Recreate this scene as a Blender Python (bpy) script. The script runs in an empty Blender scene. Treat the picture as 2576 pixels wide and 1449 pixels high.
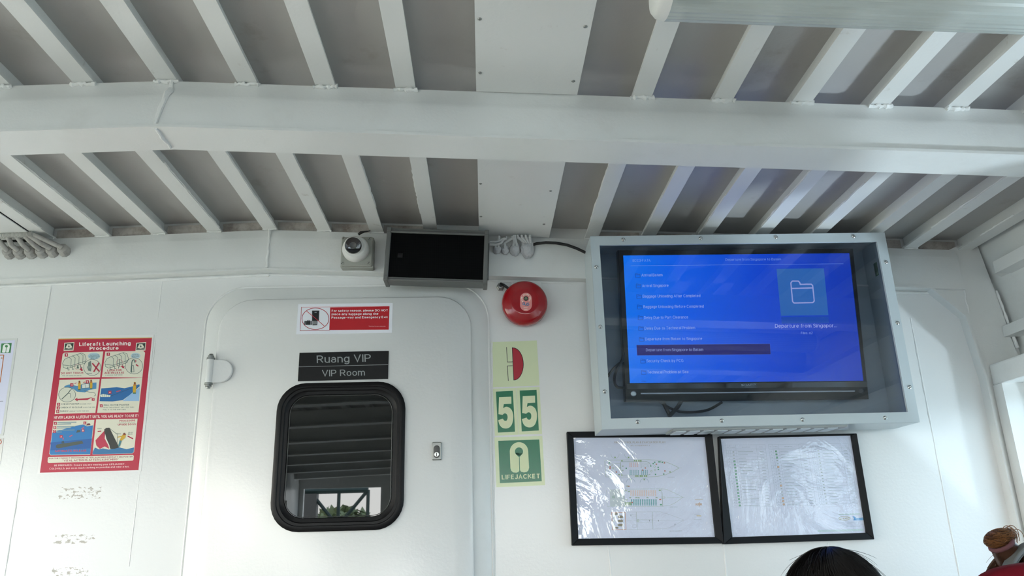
import bpy, math, random
from mathutils import Vector, Matrix
random.seed(7)
PI = math.pi
SC = bpy.context.scene
COL = SC.collection

# ------------------------------------------------------------------ camera (image taken as 2576 x 1449)
FPX = 1960.0
YAW, PIT, ROL = math.radians(2.4), math.radians(17.8), math.radians(-1.6)
CAM = Vector((0, -2.47, 1.15))
_f = Vector((math.sin(YAW)*math.cos(PIT), math.cos(YAW)*math.cos(PIT), math.sin(PIT)))
_r0 = Vector((math.cos(YAW), -math.sin(YAW), 0)); _u0 = _r0.cross(_f)
_r = _r0*math.cos(ROL) + _u0*math.sin(ROL)
_u = -_r0*math.sin(ROL) + _u0*math.cos(ROL)
cd = bpy.data.cameras.new('camera'); cam = bpy.data.objects.new('camera', cd); COL.objects.link(cam)
cd.sensor_width = 36.0; cd.sensor_fit = 'HORIZONTAL'; cd.lens = FPX/2576*36.0; cd.clip_start = .02; cd.clip_end = 500
cam.matrix_world = Matrix(((_r.x, _u.x, -_f.x, CAM.x), (_r.y, _u.y, -_f.y, CAM.y), (_r.z, _u.z, -_f.z, CAM.z), (0, 0, 0, 1)))
SC.camera = cam

# ------------------------------------------------------------------ world, daylight, exposure
SC.view_settings.view_transform = 'Standard'; SC.view_settings.look = 'None'
SC.view_settings.gamma = 1.0; SC.view_settings.use_curve_mapping = False
SC.view_settings.exposure = 0.0
SKY_STRENGTH = 14.0
w = bpy.data.worlds.new('world'); SC.world = w; w.use_nodes = True
nt = w.node_tree; nt.nodes.clear()
_o = nt.nodes.new('ShaderNodeOutputWorld'); _b = nt.nodes.new('ShaderNodeBackground')
_tc = nt.nodes.new('ShaderNodeTexCoord'); _sp = nt.nodes.new('ShaderNodeSeparateXYZ'); _rp = nt.nodes.new('ShaderNodeValToRGB')
_mr = nt.nodes.new('ShaderNodeMapRange'); _mr.inputs[1].default_value = -1; _mr.inputs[2].default_value = 1
nt.links.new(_tc.outputs['Generated'], _sp.inputs[0]); nt.links.new(_sp.outputs['Z'], _mr.inputs[0])
nt.links.new(_mr.outputs[0], _rp.inputs[0]); _sw = nt.nodes.new('ShaderNodeValToRGB'); _mx = nt.nodes.new('ShaderNodeMixRGB'); _mx.blend_type = 'MULTIPLY'; _mx.inputs[0].default_value = 1
_m2 = nt.nodes.new('ShaderNodeMapRange'); _m2.inputs[1].default_value = -1; _m2.inputs[2].default_value = 1
nt.links.new(_sp.outputs['X'], _m2.inputs[0]); nt.links.new(_m2.outputs[0], _sw.inputs[0])
_sw.color_ramp.elements[0].color = (1.0, .885, .775, 1); _sw.color_ramp.elements[1].color = (.88, .97, 1.0, 1)     # the sunward side of the sky is warmer
nt.links.new(_rp.outputs[0], _mx.inputs[1]); nt.links.new(_sw.outputs[0], _mx.inputs[2]); nt.links.new(_mx.outputs[0], _b.inputs[0]); nt.links.new(_b.outputs[0], _o.inputs[0])
_e = _rp.color_ramp.elements
_e[0].position = 0.0; _e[0].color = (.25, .285, .28, 1)          # sea below the horizon
_e[1].position = 1.0; _e[1].color = (.55, .74, 1.0, 1)          # zenith
for _p, _c in ((.47, (.38, .43, .43, 1)), (.505, (.95, .98, 1.0, 1)), (.65, (.80, .90, 1.0, 1))):
    _n = _e.new(_p); _n.color = _c
_b.inputs[1].default_value = SKY_STRENGTH

def sun(name, d, energy, ang, col):
    l = bpy.data.lights.new(name, 'SUN'); l.energy = energy; l.angle = math.radians(ang); l.color = col
    o = bpy.data.objects.new(name, l); COL.objects.link(o)
    o.rotation_euler = Vector(d).to_track_quat('-Z', 'Y').to_euler(); o.location = (8, -3, -2)
sun('sun_glint_from_sea', (-.60, .42, .69), 5.5, 4, (.93, .97, 1.0))   # sunlight thrown up by the water through the right windows

# ------------------------------------------------------------------ pixel -> point on a plane the thing touches
def ray(x, y):
    return _r*((x-1288)/FPX) - _u*((y-724.5)/FPX) + _f
def U(x, y, Y=0.0):
    d = ray(x, y); return CAM + d*((Y-CAM.y)/d.y)
def UZ(x, y, Z):
    d = ray(x, y); return CAM + d*((Z-CAM.z)/d.z)
def UP(x, y, p, n):
    d = ray(x, y); return CAM + d*((p-CAM).dot(n)/d.dot(n))

# ------------------------------------------------------------------ materials
def lin(c):
    return tuple((v/12.92 if v <= .04045 else ((v+.055)/1.055)**2.4) for v in c)
def hexc(h, k=1.0):
    h = h.lstrip('#'); return tuple(min(1, v*k) for v in lin([int(h[i:i+2], 16)/255 for i in (0, 2, 4)]))
M = {}
def mat(name, col, rough=.5, metal=0, spec=.5, bump=0, bscale=200, coat=0, dirt=None, emit=None, noise_detail=3, bdist=.001):
    if name in M: return M[name]
    m = bpy.data.materials.new(name); m.use_nodes = True; M[name] = m
    n = m.node_tree.nodes; L = m.node_tree.links; b = n['Principled BSDF']
    b.inputs['Base Color'].default_value = (*col, 1); b.inputs['Roughness'].default_value = rough
    b.inputs['Metallic'].default_value = metal; b.inputs['Specular IOR Level'].default_value = spec
    b.inputs['Coat Weight'].default_value = coat
    if emit: b.inputs['Emission Color'].default_value = (*emit[0], 1); b.inputs['Emission Strength'].default_value = emit[1]
    if bump or dirt: tc = n.new('ShaderNodeTexCoord')
    if bump:
        t = n.new('ShaderNodeTexNoise'); t.inputs['Scale'].default_value = bscale; t.inputs['Detail'].default_value = noise_detail
        bp = n.new('ShaderNodeBump'); bp.inputs['Strength'].default_value = bump; bp.inputs['Distance'].default_value = bdist
        L.new(tc.outputs['Object'], t.inputs['Vector']); L.new(t.outputs['Fac'], bp.inputs['Height']); L.new(bp.outputs[0], b.inputs['Normal'])
    if dirt:      # dirt = (colour, scale, low, high)
        t2 = n.new('ShaderNodeTexNoise'); t2.inputs['Scale'].default_value = dirt[1]; t2.inputs['Detail'].default_value = 8; t2.inputs['Roughness'].default_value = .7
        mr = n.new('ShaderNodeMapRange'); mr.inputs[1].default_value = dirt[2]; mr.inputs[2].default_value = dirt[3]
        mx = n.new('ShaderNodeMixRGB'); mx.inputs[1].default_value = (*col, 1); mx.inputs[2].default_value = (*dirt[0], 1)
        L.new(tc.outputs['Object'], t2.inputs['Vector']); L.new(t2.outputs['Fac'], mr.inputs[0]); L.new(mr.outputs[0], mx.inputs[0]); L.new(mx.outputs[0], b.inputs['Base Color'])
    return m
def glassy(name, tint, gloss, rough=.02, bump=0, bscale=30, bdist=.01):
    """thin clear sheet: tinted see-through plus a mirror coat"""
    m = bpy.data.materials.new(name); m.use_nodes = True; M[name] = m
    n = m.node_tree.nodes; L = m.node_tree.links; n.clear()
    o = n.new('ShaderNodeOutputMaterial'); t = n.new('ShaderNodeBsdfTransparent'); g = n.new('ShaderNodeBsdfGlossy'); mx = n.new('ShaderNodeMixShader'); fr = n.new('ShaderNodeLayerWeight'); pw = n.new('ShaderNodeMath'); pw.operation = 'POWER'; pw.inputs[1].default_value = 5.0; ma = n.new('ShaderNodeMath'); ma.operation = 'MULTIPLY_ADD'; ma.inputs[1].default_value = 1-gloss; ma.inputs[2].default_value = gloss
    t.inputs[0].default_value = (*tint, 1); g.inputs[0].default_value = (1, 1, 1, 1); g.inputs['Roughness'].default_value = rough
    fr.inputs[0].default_value = .5
    L.new(fr.outputs['Facing'], pw.inputs[0]); L.new(pw.outputs[0], ma.inputs[0]); L.new(ma.outputs[0], mx.inputs[0]); L.new(t.outputs[0], mx.inputs[1]); L.new(g.outputs[0], mx.inputs[2]); L.new(mx.outputs[0], o.inputs[0])
    if bump:
        tc = n.new('ShaderNodeTexCoord'); nz = n.new('ShaderNodeTexNoise'); nz.inputs['Scale'].default_value = bscale; nz.inputs['Detail'].default_value = 5
        nz.inputs['Distortion'].default_value = 1.2
        bp = n.new('ShaderNodeBump'); bp.inputs['Strength'].default_value = bump; bp.inputs['Distance'].default_value = bdist
        L.new(tc.outputs['Object'], nz.inputs['Vector']); L.new(nz.outputs['Fac'], bp.inputs['Height']); L.new(bp.outputs[0], g.inputs['Normal']); L.new(bp.outputs[0], fr.inputs['Normal'])
    return m
GRIME = (.34, .31, .28)
mat('paint', (.80, .815, .805), .28, bump=.25, bscale=160, bdist=.0012, dirt=((.72, .72, .70), 3, .55, .8))
mat('wall_paint', (.82, .83, .825), .24, bump=.24, bscale=110, bdist=.0014)
mat('shaded_roof_paint', (.49, .475, .46), .34, bump=.3, bscale=90, bdist=.0015, dirt=(GRIME, 5.5, .60, .82))  # plates share the bars' white; shade between the bars is put into this colour
mat('bar_paint', (.80, .81, .80), .30, bump=.3, bscale=130, bdist=.0012, dirt=((.55, .52, .48), 14, .64, .78))
mat('weld_paint', (.84, .85, .84), .32, bump=.6, bscale=260, bdist=.002)
mat('strip_brown', (.50, .47, .44), .6, bump=.5, bscale=60, bdist=.003, dirt=((.25, .20, .17), 22, .45, .7))
mat('floor', (.27, .225, .195), .8, bump=.4, bscale=300)
mat('black_rubber', (.006, .006, .007), .42, spec=.25, bump=.1, bscale=80)
mat('black_plastic', (.006, .006, .007), .30, spec=.35)
mat('black_cable', (.012, .012, .013), .45)
mat('black_frame', (.006, .007, .009), .5, spec=.25)
mat('steel', (.55, .56, .55), .28, 1)
mat('dull_steel', (.32, .33, .32), .42, 1, bump=.4, bscale=120)
mat('dark_steel', (.12, .12, .12), .5, .7)
mat('grey_cable', (.42, .41, .39), .6, bump=.4, bscale=120, dirt=((.22, .20, .18), 30, .5, .75))
mat('white_cable', (.60, .61, .61), .5, bump=.3, bscale=120)
mat('sealant', (.62, .63, .65), .6, bump=1.0, bscale=70, bdist=.006)
mat('conduit', (.58, .57, .54), .5)
mat('void', (.01, .01, .01), .9)
mat('alu', (.16, .165, .16), .45, .3, bump=.3, bscale=140)
mat('cam_box', (.36, .37, .33), .45, bump=.15, bscale=200)
mat('cam_white', (.80, .80, .77), .3)
mat('lens', (.004, .004, .005), .06, coat=1)
mat('bell_red', (.36, .004, .010), .16, coat=.6)
mat('cabinet', (.57, .645, .68), .30, bump=.1, bscale=150)
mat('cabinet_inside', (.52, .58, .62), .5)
mat('grille_grey', (.36, .38, .38), .5)
mat('hair_black', (.006, .005, .005), .35, spec=.4)
mat('hair_brown', (.060, .026, .013), .42, spec=.4)
mat('hair_bun', (.19, .085, .033), .42, spec=.4)
mat('skin', (.52, .32, .23), .5)
mat('shirt_dark', (.03, .035, .05), .8, bump=.3, bscale=400)
mat('shirt_teal', (.10, .16, .18), .8, bump=.3, bscale=400)
mat('trousers', (.04, .045, .06), .8)
mat('tie_mauve', (.12, .045, .052), .8, bump=.5, bscale=300)
mat('phones_grey', (.15, .165, .17), .45)
mat('phones_dark', (.02, .024, .027), .45)
mat('seat_red', (.15, .003, .011), .85, spec=.2, bump=.5, bscale=500)
mat('seat_base', (.05, .05, .055), .5)
mat('paper', (.68, .72, .86), .5)
mat('lamp_white', (.80, .81, .79), .35)
mat('bark', (.09, .065, .045), .9)
mat('leaf', (.22, .27, .13), .6)
mat('quay', (.30, .30, .29), .8)
mat('truss_green', (.02, .045, .04), .5)
mat('sill_alu', (.55, .57, .58), .3, .8)
glassy('pane', (.95, .96, .95), .06)
glassy('tinted_pane', (.54, .585, .61), .06)
glassy('acrylic', (.80, .84, .87), .045, .012)
glassy('film', (.985, .987, .995), .06, .04, bump=.30, bscale=4.0, bdist=.03)
glassy('laminate', (.97, .97, .97), .06, .10, bump=.3, bscale=20, bdist=.004)
_d = mat('diffuser', (.66, .72, .69), .22); _d.node_tree.nodes['Principled BSDF'].inputs['Alpha'].default_value = .62
# door glass: dark tinted, strongly mirroring
mat('door_glass', (.003, .0035, .004), .012, spec=.62)
def grille_mat():
    m = mat('grille', (.003, .003, .0035), .6, spec=.05)
    n = m.node_tree.nodes; L = m.node_tree.links; b = n['Principled BSDF']
    tc = n.new('ShaderNodeTexCoord'); v = n.new('ShaderNodeTexVoronoi'); v.inputs['Scale'].default_value = 330; v.inputs['Randomness'].default_value = .0
    mr = n.new('ShaderNodeMapRange'); mr.inputs[1].default_value = .35; mr.inputs[2].default_value = .55
    mx = n.new('ShaderNodeMixRGB'); mx.inputs[1].default_value = (.001, .001, .001, 1); mx.inputs[2].default_value = (.009, .0095, .0105, 1)
    L.new(tc.outputs['Object'], v.inputs['Vector']); L.new(v.outputs['Distance'], mr.inputs[0]); L.new(mr.outputs[0], mx.inputs[0]); L.new(mx.outputs[0], b.inputs['Base Color'])
grille_mat()
def wall_wear():
    """scraps of old sticker glue on the front wall (three ragged patches) in the wall paint"""
    m = M['wall_paint']; n = m.node_tree.nodes; L = m.node_tree.links; b = n['Principled BSDF']
    tc = n.new('ShaderNodeTexCoord'); sx = n.new('ShaderNodeSeparateXYZ'); L.new(tc.outputs['Object'], sx.inputs[0])
    def mth(op, a, c, d=None):
        k = n.new('ShaderNodeMath'); k.operation = op
        for i, v in enumerate((a, c, d)):
            if v is None: continue
            if isinstance(v, (int, float)): k.inputs[i].default_value = v
            else: L.new(v, k.inputs[i])
        return k.outputs[0]
    tot = None
    for (x0, y0, x1, y1) in ((128, 1218, 276, 1262), (118, 1338, 256, 1374), (112, 1420, 240, 1470)):
        a = U(x0, y1); c = U(x1, y0)
        cx, cz, hx, hz = (a.x+c.x)/2, (a.z+c.z)/2, (c.x-a.x)/2, (c.z-a.z)/2
        fx = mth('DIVIDE', mth('ABSOLUTE', mth('SUBTRACT', sx.outputs['X'], cx), 0), hx)
        fz = mth('DIVIDE', mth('ABSOLUTE', mth('SUBTRACT', sx.outputs['Z'], cz), 0), hz)
        d = mth('SUBTRACT', 1.0, mth('POWER', mth('MAXIMUM', fx, fz), 3.0))
        d = mth('MAXIMUM', d, 0.0)
        tot = d if tot is None else mth('MAXIMUM', tot, d)
    nz = n.new('ShaderNodeTexNoise'); nz.inputs['Scale'].default_value = 62; nz.inputs['Detail'].default_value = 6; nz.inputs['Roughness'].default_value = .62
    mp = n.new('ShaderNodeMapping'); mp.inputs['Scale'].default_value = (1, 1, 1.6)
    L.new(tc.outputs['Object'], mp.inputs['Vector']); L.new(mp.outputs[0], nz.inputs['Vector'])
    msk = mth('GREATER_THAN', mth('MULTIPLY', nz.outputs['Fac'], mth('MINIMUM', mth('MULTIPLY', tot, 1.6), 1.0)), .545)
    mx = n.new('ShaderNodeMixRGB'); mx.inputs[1].default_value = (.82, .83, .825, 1); mx.inputs[2].default_value = (.43, .40, .355, 1)
    L.new(msk, mx.inputs[0]); L.new(mx.outputs[0], b.inputs['Base Color'])
wall_wear()
def pm(h, rough=.42, k=1.18):
    key = 'print_'+h+str(rough)
    return M.get(key) or mat(key, hexc(h, k), rough)

# ------------------------------------------------------------------ mesh helpers
def frame_of(d):
    d = d.normalized(); a = Vector((0, 0, 1)) if abs(d.z) < .9 else Vector((1, 0, 0))
    x = d.cross(a).normalized(); return x, d.cross(x)
class MB:
    def __init__(s): s.v = []; s.f = []
    def add(s, vs, fs):
        k = len(s.v); s.v += [tuple(p) for p in vs]; s.f += [tuple(i+k for i in f) for f in fs]; return s
    def hexa(s, c):      # eight corners: bottom four, then top four
        return s.add(c, [(0, 3, 2, 1), (4, 5, 6, 7), (0, 1, 5, 4), (1, 2, 6, 5), (2, 3, 7, 6), (3, 0, 4, 7)])
    def box(s, x0, x1, y0, y1, z0, z1):
        return s.hexa([(x0, y0, z0), (x1, y0, z0), (x1, y1, z0), (x0, y1, z0), (x0, y0, z1), (x1, y0, z1), (x1, y1, z1), (x0, y1, z1)])
    def loft(s, loops, cap0=True, cap1=True):
        n = len(loops[0]); vs = [p for l in loops for p in l]; fs = []
        for i in range(len(loops)-1):
            for j in range(n):
                k = (j+1) % n; fs.append((i*n+j, i*n+k, (i+1)*n+k, (i+1)*n+j))
        if cap0: fs.append(tuple(range(n))[::-1])
        if cap1: fs.append(tuple((len(loops)-1)*n+j for j in range(n)))
        return s.add(vs, fs)
    def tube(s, pts, r, n=8, wob=0):
        pts = [Vector(p) for p in pts]; loops = []; R = r if isinstance(r, (list, tuple)) else [r]*len(pts); px = None
        for i, p in enumerate(pts):
            d = (pts[min(i+1, len(pts)-1)]-pts[max(i-1, 0)]).normalized()
            if px is None: x, y = frame_of(d)
            else:
                x = (px - d*px.dot(d)).normalized(); y = d.cross(x)
            px = x
            loops.append([p + (x*math.cos(2*PI*j/n)+y*math.sin(2*PI*j/n))*R[i]*(1+random.uniform(-wob, wob)) for j in range(n)])
        return s.loft(loops)
    def lathe(s, o, ax, prof, n=32):
        o = Vector(o); ax = Vector(ax).normalized(); x, y = frame_of(ax)
        return s.loft([[o + ax*h + (x*math.cos(2*PI*j/n)+y*math.sin(2*PI*j/n))*max(r, 1e-5) for j in range(n)] for r, h in prof])
    def ball(s, c, rx, ry, rz, n=16, m=10):
        c = Vector(c)
        return s.loft([[c+Vector((rx*math.sin(PI*i/m)*math.cos(2*PI*j/n), ry*math.sin(PI*i/m)*math.sin(2*PI*j/n), rz*math.cos(PI*i/m))) for j in range(n)] for i in range(m+1)][1:-1])
    def prism(s, poly, off):   # closed polygon of 3D points extruded by the vector off
        off = Vector(off); return s.loft([[Vector(p) for p in poly], [Vector(p)+off for p in poly]])
    def obj(s, name, material, parent=None, smooth=35, bevel=0, kind=None, segs=2):
        me = bpy.data.meshes.new(name); me.from_pydata(s.v, [], s.f); me.update()
        import bmesh
        bm = bmesh.new(); bm.from_mesh(me); bmesh.ops.recalc_face_normals(bm, faces=bm.faces); bm.to_mesh(me); bm.free()
        o = bpy.data.objects.new(name, me); COL.objects.link(o)
        me.materials.append(M[material] if isinstance(material, str) else material)
        if smooth:
            for p in me.polygons: p.use_smooth = True
            me.set_sharp_from_angle(angle=math.radians(smooth))
        if bevel:
            b = o.modifiers.new('bevel', 'BEVEL'); b.width = bevel; b.segments = segs; b.limit_method = 'ANGLE'; b.angle_limit = math.radians(40)
        if parent: put(o, parent)
        if kind: o['kind'] = kind
        return o
def put(o, parent):
    o.parent = parent
    t = Vector(); q = parent
    while q: t += q.location; q = q.parent
    o.location = o.location - t
def thing(name, label, cat, loc=(0, 0, 0), group=None):
    o = bpy.data.objects.new(name, None); COL.objects.link(o); o.empty_display_size = .05; o.location = loc
    return tag(o, label, cat, group)
def tag(o, label, cat, group=None):
    o['label'] = label; o['category'] = cat
    if group: o['group'] = group
    return o
def struct(o, label=None):
    o['kind'] = 'structure'
    if label: o['label'] = label
    return o
def rr(x0, x1, z0, z1, r, y, n=8):
    """rounded rectangle loop in the plane y"""
    out = []
    for cx, cz, a in ((x1-r, z1-r, 0), (x0+r, z1-r, PI/2), (x0+r, z0+r, PI), (x1-r, z0+r, 1.5*PI)):
        for i in range(n+1):
            t = a + PI/2*i/n; out.append(Vector((cx+r*math.cos(t), y, cz+r*math.sin(t))))
    return out
def copy_obj(o, parent=None, loc=None):
    c = o.copy(); COL.objects.link(c)
    if parent: c.parent = parent
    if loc is not None: c.location = loc
    return c

# ------------------------------------------------------------------ flat printing laid on real planes
TEXTJOBS = []
class Print:
    """flat print on a plane; shapes are given in the pixels of an enlarged detail (x0, y0, s)"""
    def __init__(s, plane, nrm, zoom=(0, 0, 1)):
        s.plane = plane; s.n = Vector(nrm).normalized(); s.z = zoom; s.parts = {}; s.cur = None
    def part(s, name, layer0=0): s.cur = s.parts.setdefault(name, dict(v=[], f=[], m=[], mats=[], base=layer0)); return s
    def P(s, x, y, layer):
        X, Y = s.z[0]+x/s.z[2], s.z[1]+y/s.z[2]
        return s.plane(X, Y) + s.n*(layer*.00012)
    def faces(s, h, vs, fs, layer=1, c=None):
        c = c or s.cur; mt = pm(h) if isinstance(h, str) and h not in M else (M[h] if isinstance(h, str) else h)
        if mt not in c['mats']: c['mats'].append(mt)
        k = len(c['v']); c['v'] += [tuple(s.P(x, y, layer+c['base'])) for x, y in vs]
        c['f'] += [tuple(i+k for i in f) for f in fs]; c['m'] += [c['mats'].index(mt)]*len(fs)
    def poly(s, h, pts, layer=1): s.faces(h, pts, [tuple(range(len(pts)))], layer); return s
    def rect(s, h, x0, y0, x1, y1, layer=1): return s.poly(h, [(x0, y0), (x1, y0), (x1, y1), (x0, y1)], layer)
    def ell(s, h, cx, cy, rx, ry=None, layer=1, n=28, a0=0, a1=2*PI):
        ry = ry or rx; full = abs(a1-a0-2*PI) < 1e-6
        return s.poly(h, [(cx+rx*math.cos(a0+(a1-a0)*i/(n if full else n-1)), cy+ry*math.sin(a0+(a1-a0)*i/(n if full else n-1))) for i in range(n)], layer)
    def line(s, h, pts, w, layer=2, close=False):
        if close: pts = list(pts)+[pts[0]]
        vs, fs = [], []
        for (ax, ay), (bx, by) in zip(pts, pts[1:]):
            dx, dy = bx-ax, by-ay; d = math.hypot(dx, dy) or 1; ex, ey = dx/d*w*.25, dy/d*w*.25; nx, ny = -dy/d*w/2, dx/d*w/2; k = len(vs)
            vs += [(ax-ex+nx, ay-ey+ny), (bx+ex+nx, by+ey+ny), (bx+ex-nx, by+ey-ny), (ax-ex-nx, ay-ey-ny)]; fs.append((k, k+1, k+2, k+3))
        s.faces(h, vs, fs, layer); return s
    def ring(s, h, cx, cy, rx, ry, w, layer=2, n=36, a0=0, a1=2*PI):
        return s.line(h, [(cx+rx*math.cos(a0+(a1-a0)*i/n), cy+ry*math.sin(a0+(a1-a0)*i/n)) for i in range(n+1)], w, layer)
    def text(s, h, txt, a, b, ch, wt=0.0, layer=3, lean=0.0, up=None):
        """txt along the base line a -> b (its ink fills that length), cap height ch"""
        TEXTJOBS.append((s, s.cur, h, txt, a, b, ch, wt, layer, lean, up)); return s
    def build(s, parent):
        s.parent = parent; PRINTS.append(s)
PRINTS = []
# ---- plain sans lettering drawn with strokes (cap height 1, x-height .72)
def _arc(cx, cy, rx, ry, a0, a1):
    n = max(4, int(abs(a1-a0)/18)); return [(cx+rx*math.cos(math.radians(a0+(a1-a0)*i/n)), cy+ry*math.sin(math.radians(a0+(a1-a0)*i/n))) for i in range(n+1)]
_ring = _arc(.26, .36, .26, .36, 90, 450)
GLYPH = {
 'A': (.74, [[(0, 0), (.37, 1), (.74, 0)], [(.13, .34), (.61, .34)]]), 'B': (.63, [[(0, 0), (0, 1), (.36, 1)]+_arc(.36, .76, .24, .24, 90, -90)+[(0, .52)], [(.36, .52)]+_arc(.37, .26, .26, .26, 90, -90)+[(0, 0)]]),
 'C': (.72, [_arc(.39, .5, .39, .5, 42, 318)]), 'D': (.67, [[(0, 0), (0, 1), (.28, 1)]+_arc(.28, .5, .39, .5, 90, -90)+[(0, 0), (0, .1)]]),
 'E': (.55, [[(.54, 1), (0, 1), (0, 0), (.55, 0)], [(0, .52), (.49, .52)]]), 'F': (.52, [[(.52, 1), (0, 1), (0, 0)], [(0, .5), (.46, .5)]]),
 'G': (.76, [_arc(.39, .5, .39, .5, 42, 310)+[(.75, .16), (.75, .46), (.42, .46)]]), 'H': (.64, [[(0, 0), (0, 1)], [(.64, 0), (.64, 1)], [(0, .52), (.64, .52)]]),
 'I': (0, [[(0, 0), (0, 1)]]), 'J': (.44, [[(.44, 1), (.44, .24)]+_arc(.22, .24, .22, .24, 0, -175)]), 'K': (.66, [[(0, 0), (0, 1)], [(.62, 1), (0, .36)], [(.2, .56), (.66, 0)]]),
 'L': (.52, [[(0, 1), (0, 0), (.52, 0)]]), 'M': (.78, [[(0, 0), (0, 1), (.39, .08), (.78, 1), (.78, 0)]]), 'N': (.64, [[(0, 0), (0, 1), (.64, 0), (.64, 1)]]),
 'O': (.8, [_arc(.4, .5, .4, .5, 90, 450)]), 'P': (.6, [[(0, 0), (0, 1), (.34, 1)]+_arc(.34, .73, .26, .27, 90, -90)+[(0, .46)]]),
 'R': (.64, [[(0, 0), (0, 1), (.34, 1)]+_arc(.34, .74, .26, .26, 90, -90)+[(0, .48)], [(.32, .48), (.64, 0)]]), 'S': (.62, [_arc(.31, .75, .28, .25, 22, 270)+_arc(.31, .25, .31, .25, 90, -158)]),
 'T': (.68, [[(0, 1), (.68, 1)], [(.34, 1), (.34, 0)]]), 'U': (.64, [[(0, 1), (0, .31)]+_arc(.32, .31, .32, .31, 180, 360)+[(.64, 1)]]), 'V': (.72, [[(0, 1), (.36, 0), (.72, 1)]]),
 'W': (1.04, [[(0, 1), (.26, 0), (.52, 1), (.78, 0), (1.04, 1)]]), 'X': (.66, [[(0, 0), (.66, 1)], [(0, 1), (.66, 0)]]), 'Y': (.7, [[(0, 1), (.35, .44), (.7, 1)], [(.35, .44), (.35, 0)]]), 'Z': (.6, [[(0, 1), (.6, 1), (0, 0), (.6, 0)]]),
 'a': (.48, [_arc(.24, .49, .22, .23, 165, 0)+[(.46, .02)], [(.46, .42), (.2, .41)]+_arc(.19, .205, .19, .205, 90, 270)+_arc(.27, .2, .19, .2, 270, 350)]), 'b': (.52, [[(0, 0), (0, 1)], _ring]), 'c': (.48, [_arc(.26, .36, .26, .36, 48, 312)]),
 'd': (.52, [[(.52, 0), (.52, 1)], _ring]), 'e': (.52, [[(.02, .38), (.52, .38)]+_arc(.26, .36, .26, .36, 4, 318)]), 'f': (.3, [[(.38, 1.0), (.26, 1.0), (.16, .93), (.13, .80), (.13, 0)], [(0, .7), (.3, .7)]]),
 'g': (.52, [_ring, [(.52, .72), (.52, -.04)]+_arc(.26, -.04, .26, .25, 0, -155)]), 'h': (.48, [[(0, 0), (0, 1)], _arc(.24, .48, .24, .24, 180, 0)+[(.48, 0)]]), 'i': (0, [[(0, 0), (0, .72)], [(0, .92), (0, 1.02)]]),
 'j': (.1, [[(.1, .72), (.1, -.12), (0, -.27)], [(.1, .92), (.1, 1.02)]]), 'k': (.5, [[(0, 0), (0, 1)], [(.46, .72), (0, .28)], [(.15, .42), (.5, 0)]]), 'l': (0, [[(0, 0), (0, 1)]]),
 'm': (.8, [[(0, 0), (0, .72)], _arc(.2, .5, .2, .22, 180, 0)+[(.4, 0)], _arc(.6, .5, .2, .22, 180, 0)+[(.8, 0)]]), 'n': (.48, [[(0, 0), (0, .72)], _arc(.24, .48, .24, .24, 180, 0)+[(.48, 0)]]), 'o': (.52, [_ring]),
 'p': (.52, [[(0, -.29), (0, .72)], _ring]), 'q': (.52, [[(.52, -.29), (.52, .72)], _ring]), 'r': (.28, [[(0, 0), (0, .72)], _arc(.26, .44, .26, .27, 180, 80)]), 's': (.46, [_arc(.23, .54, .2, .18, 25, 270)+_arc(.23, .18, .22, .18, 90, -155)]),
 't': (.3, [[(.13, .93), (.13, .14), (.2, .02), (.32, .01)], [(0, .7), (.3, .7)]]), 'u': (.48, [[(0, .72), (0, .24)]+_arc(.24, .24, .24, .24, 180, 360), [(.48, .72), (.48, 0)]]), 'v': (.48, [[(0, .72), (.24, 0), (.48, .72)]]),
 'w': (.76, [[(0, .72), (.19, 0), (.38, .72), (.57, 0), (.76, .72)]]), 'x': (.46, [[(0, 0), (.46, .72)], [(0, .72), (.46, 0)]]), 'y': (.5, [[(0, .72), (.25, .02)], [(.5, .72), (.22, -.18), (.13, -.27), (.02, -.26)]]), 'z': (.44, [[(0, .7), (.44, .7), (0, .02), (.44, .02)]]),
 '1': (.3, [[(0, .8), (.24, 1), (.24, 0)]]), '2': (.54, [_arc(.27, .73, .26, .27, 165, -30)+[(0, 0), (.56, 0)]]), '3': (.54, [_arc(.26, .75, .24, .25, 150, -90)+_arc(.26, .255, .28, .255, 80, -150)]), '4': (.6, [[(.46, 0), (.46, 1), (0, .27), (.62, .27)]]),
 '5': (.54, [[(.5, 1), (.09, 1), (.04, .48)]+_arc(.27, .32, .27, .32, 140, -150)]), '6': (.54, [[(.44, 1), (.1, .58)]+_arc(.27, .32, .27, .32, 150, 510)]), '7': (.54, [[(0, 1), (.54, 1), (.2, 0)]]), '8': (.54, [_arc(.27, .76, .23, .24, 90, 450), _arc(.27, .26, .27, .26, 90, 450)]),
 '9': (.54, [_arc(.27, .68, .27, .32, -30, 330)+[(.12, 0)]]), '0': (.56, [_arc(.28, .5, .28, .5, 90, 450)]), '.': (.04, [[(.02, -.04), (.02, .16)]]), ',': (.06, [[(.06, .08), (.06, 0), (0, -.14)]]), ':': (.04, [[(.02, -.04), (.02, .16)], [(.02, .5), (.02, .7)]]),
 '!': (0, [[(0, -.04), (0, .12)], [(0, .28), (0, 1)]]), '&': (.7, [[(.7, 0), (.18, .66)]+_arc(.32, .8, .17, .2, 210, -30)+[(.12, .42)]+_arc(.26, .24, .26, .24, 150, 320)+[(.66, .42)]]), '"': (.2, [[(0, .72), (0, 1)], [(.2, .72), (.2, 1)]]), '-': (.3, [[(0, .42), (.3, .42)]]),
}
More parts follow.
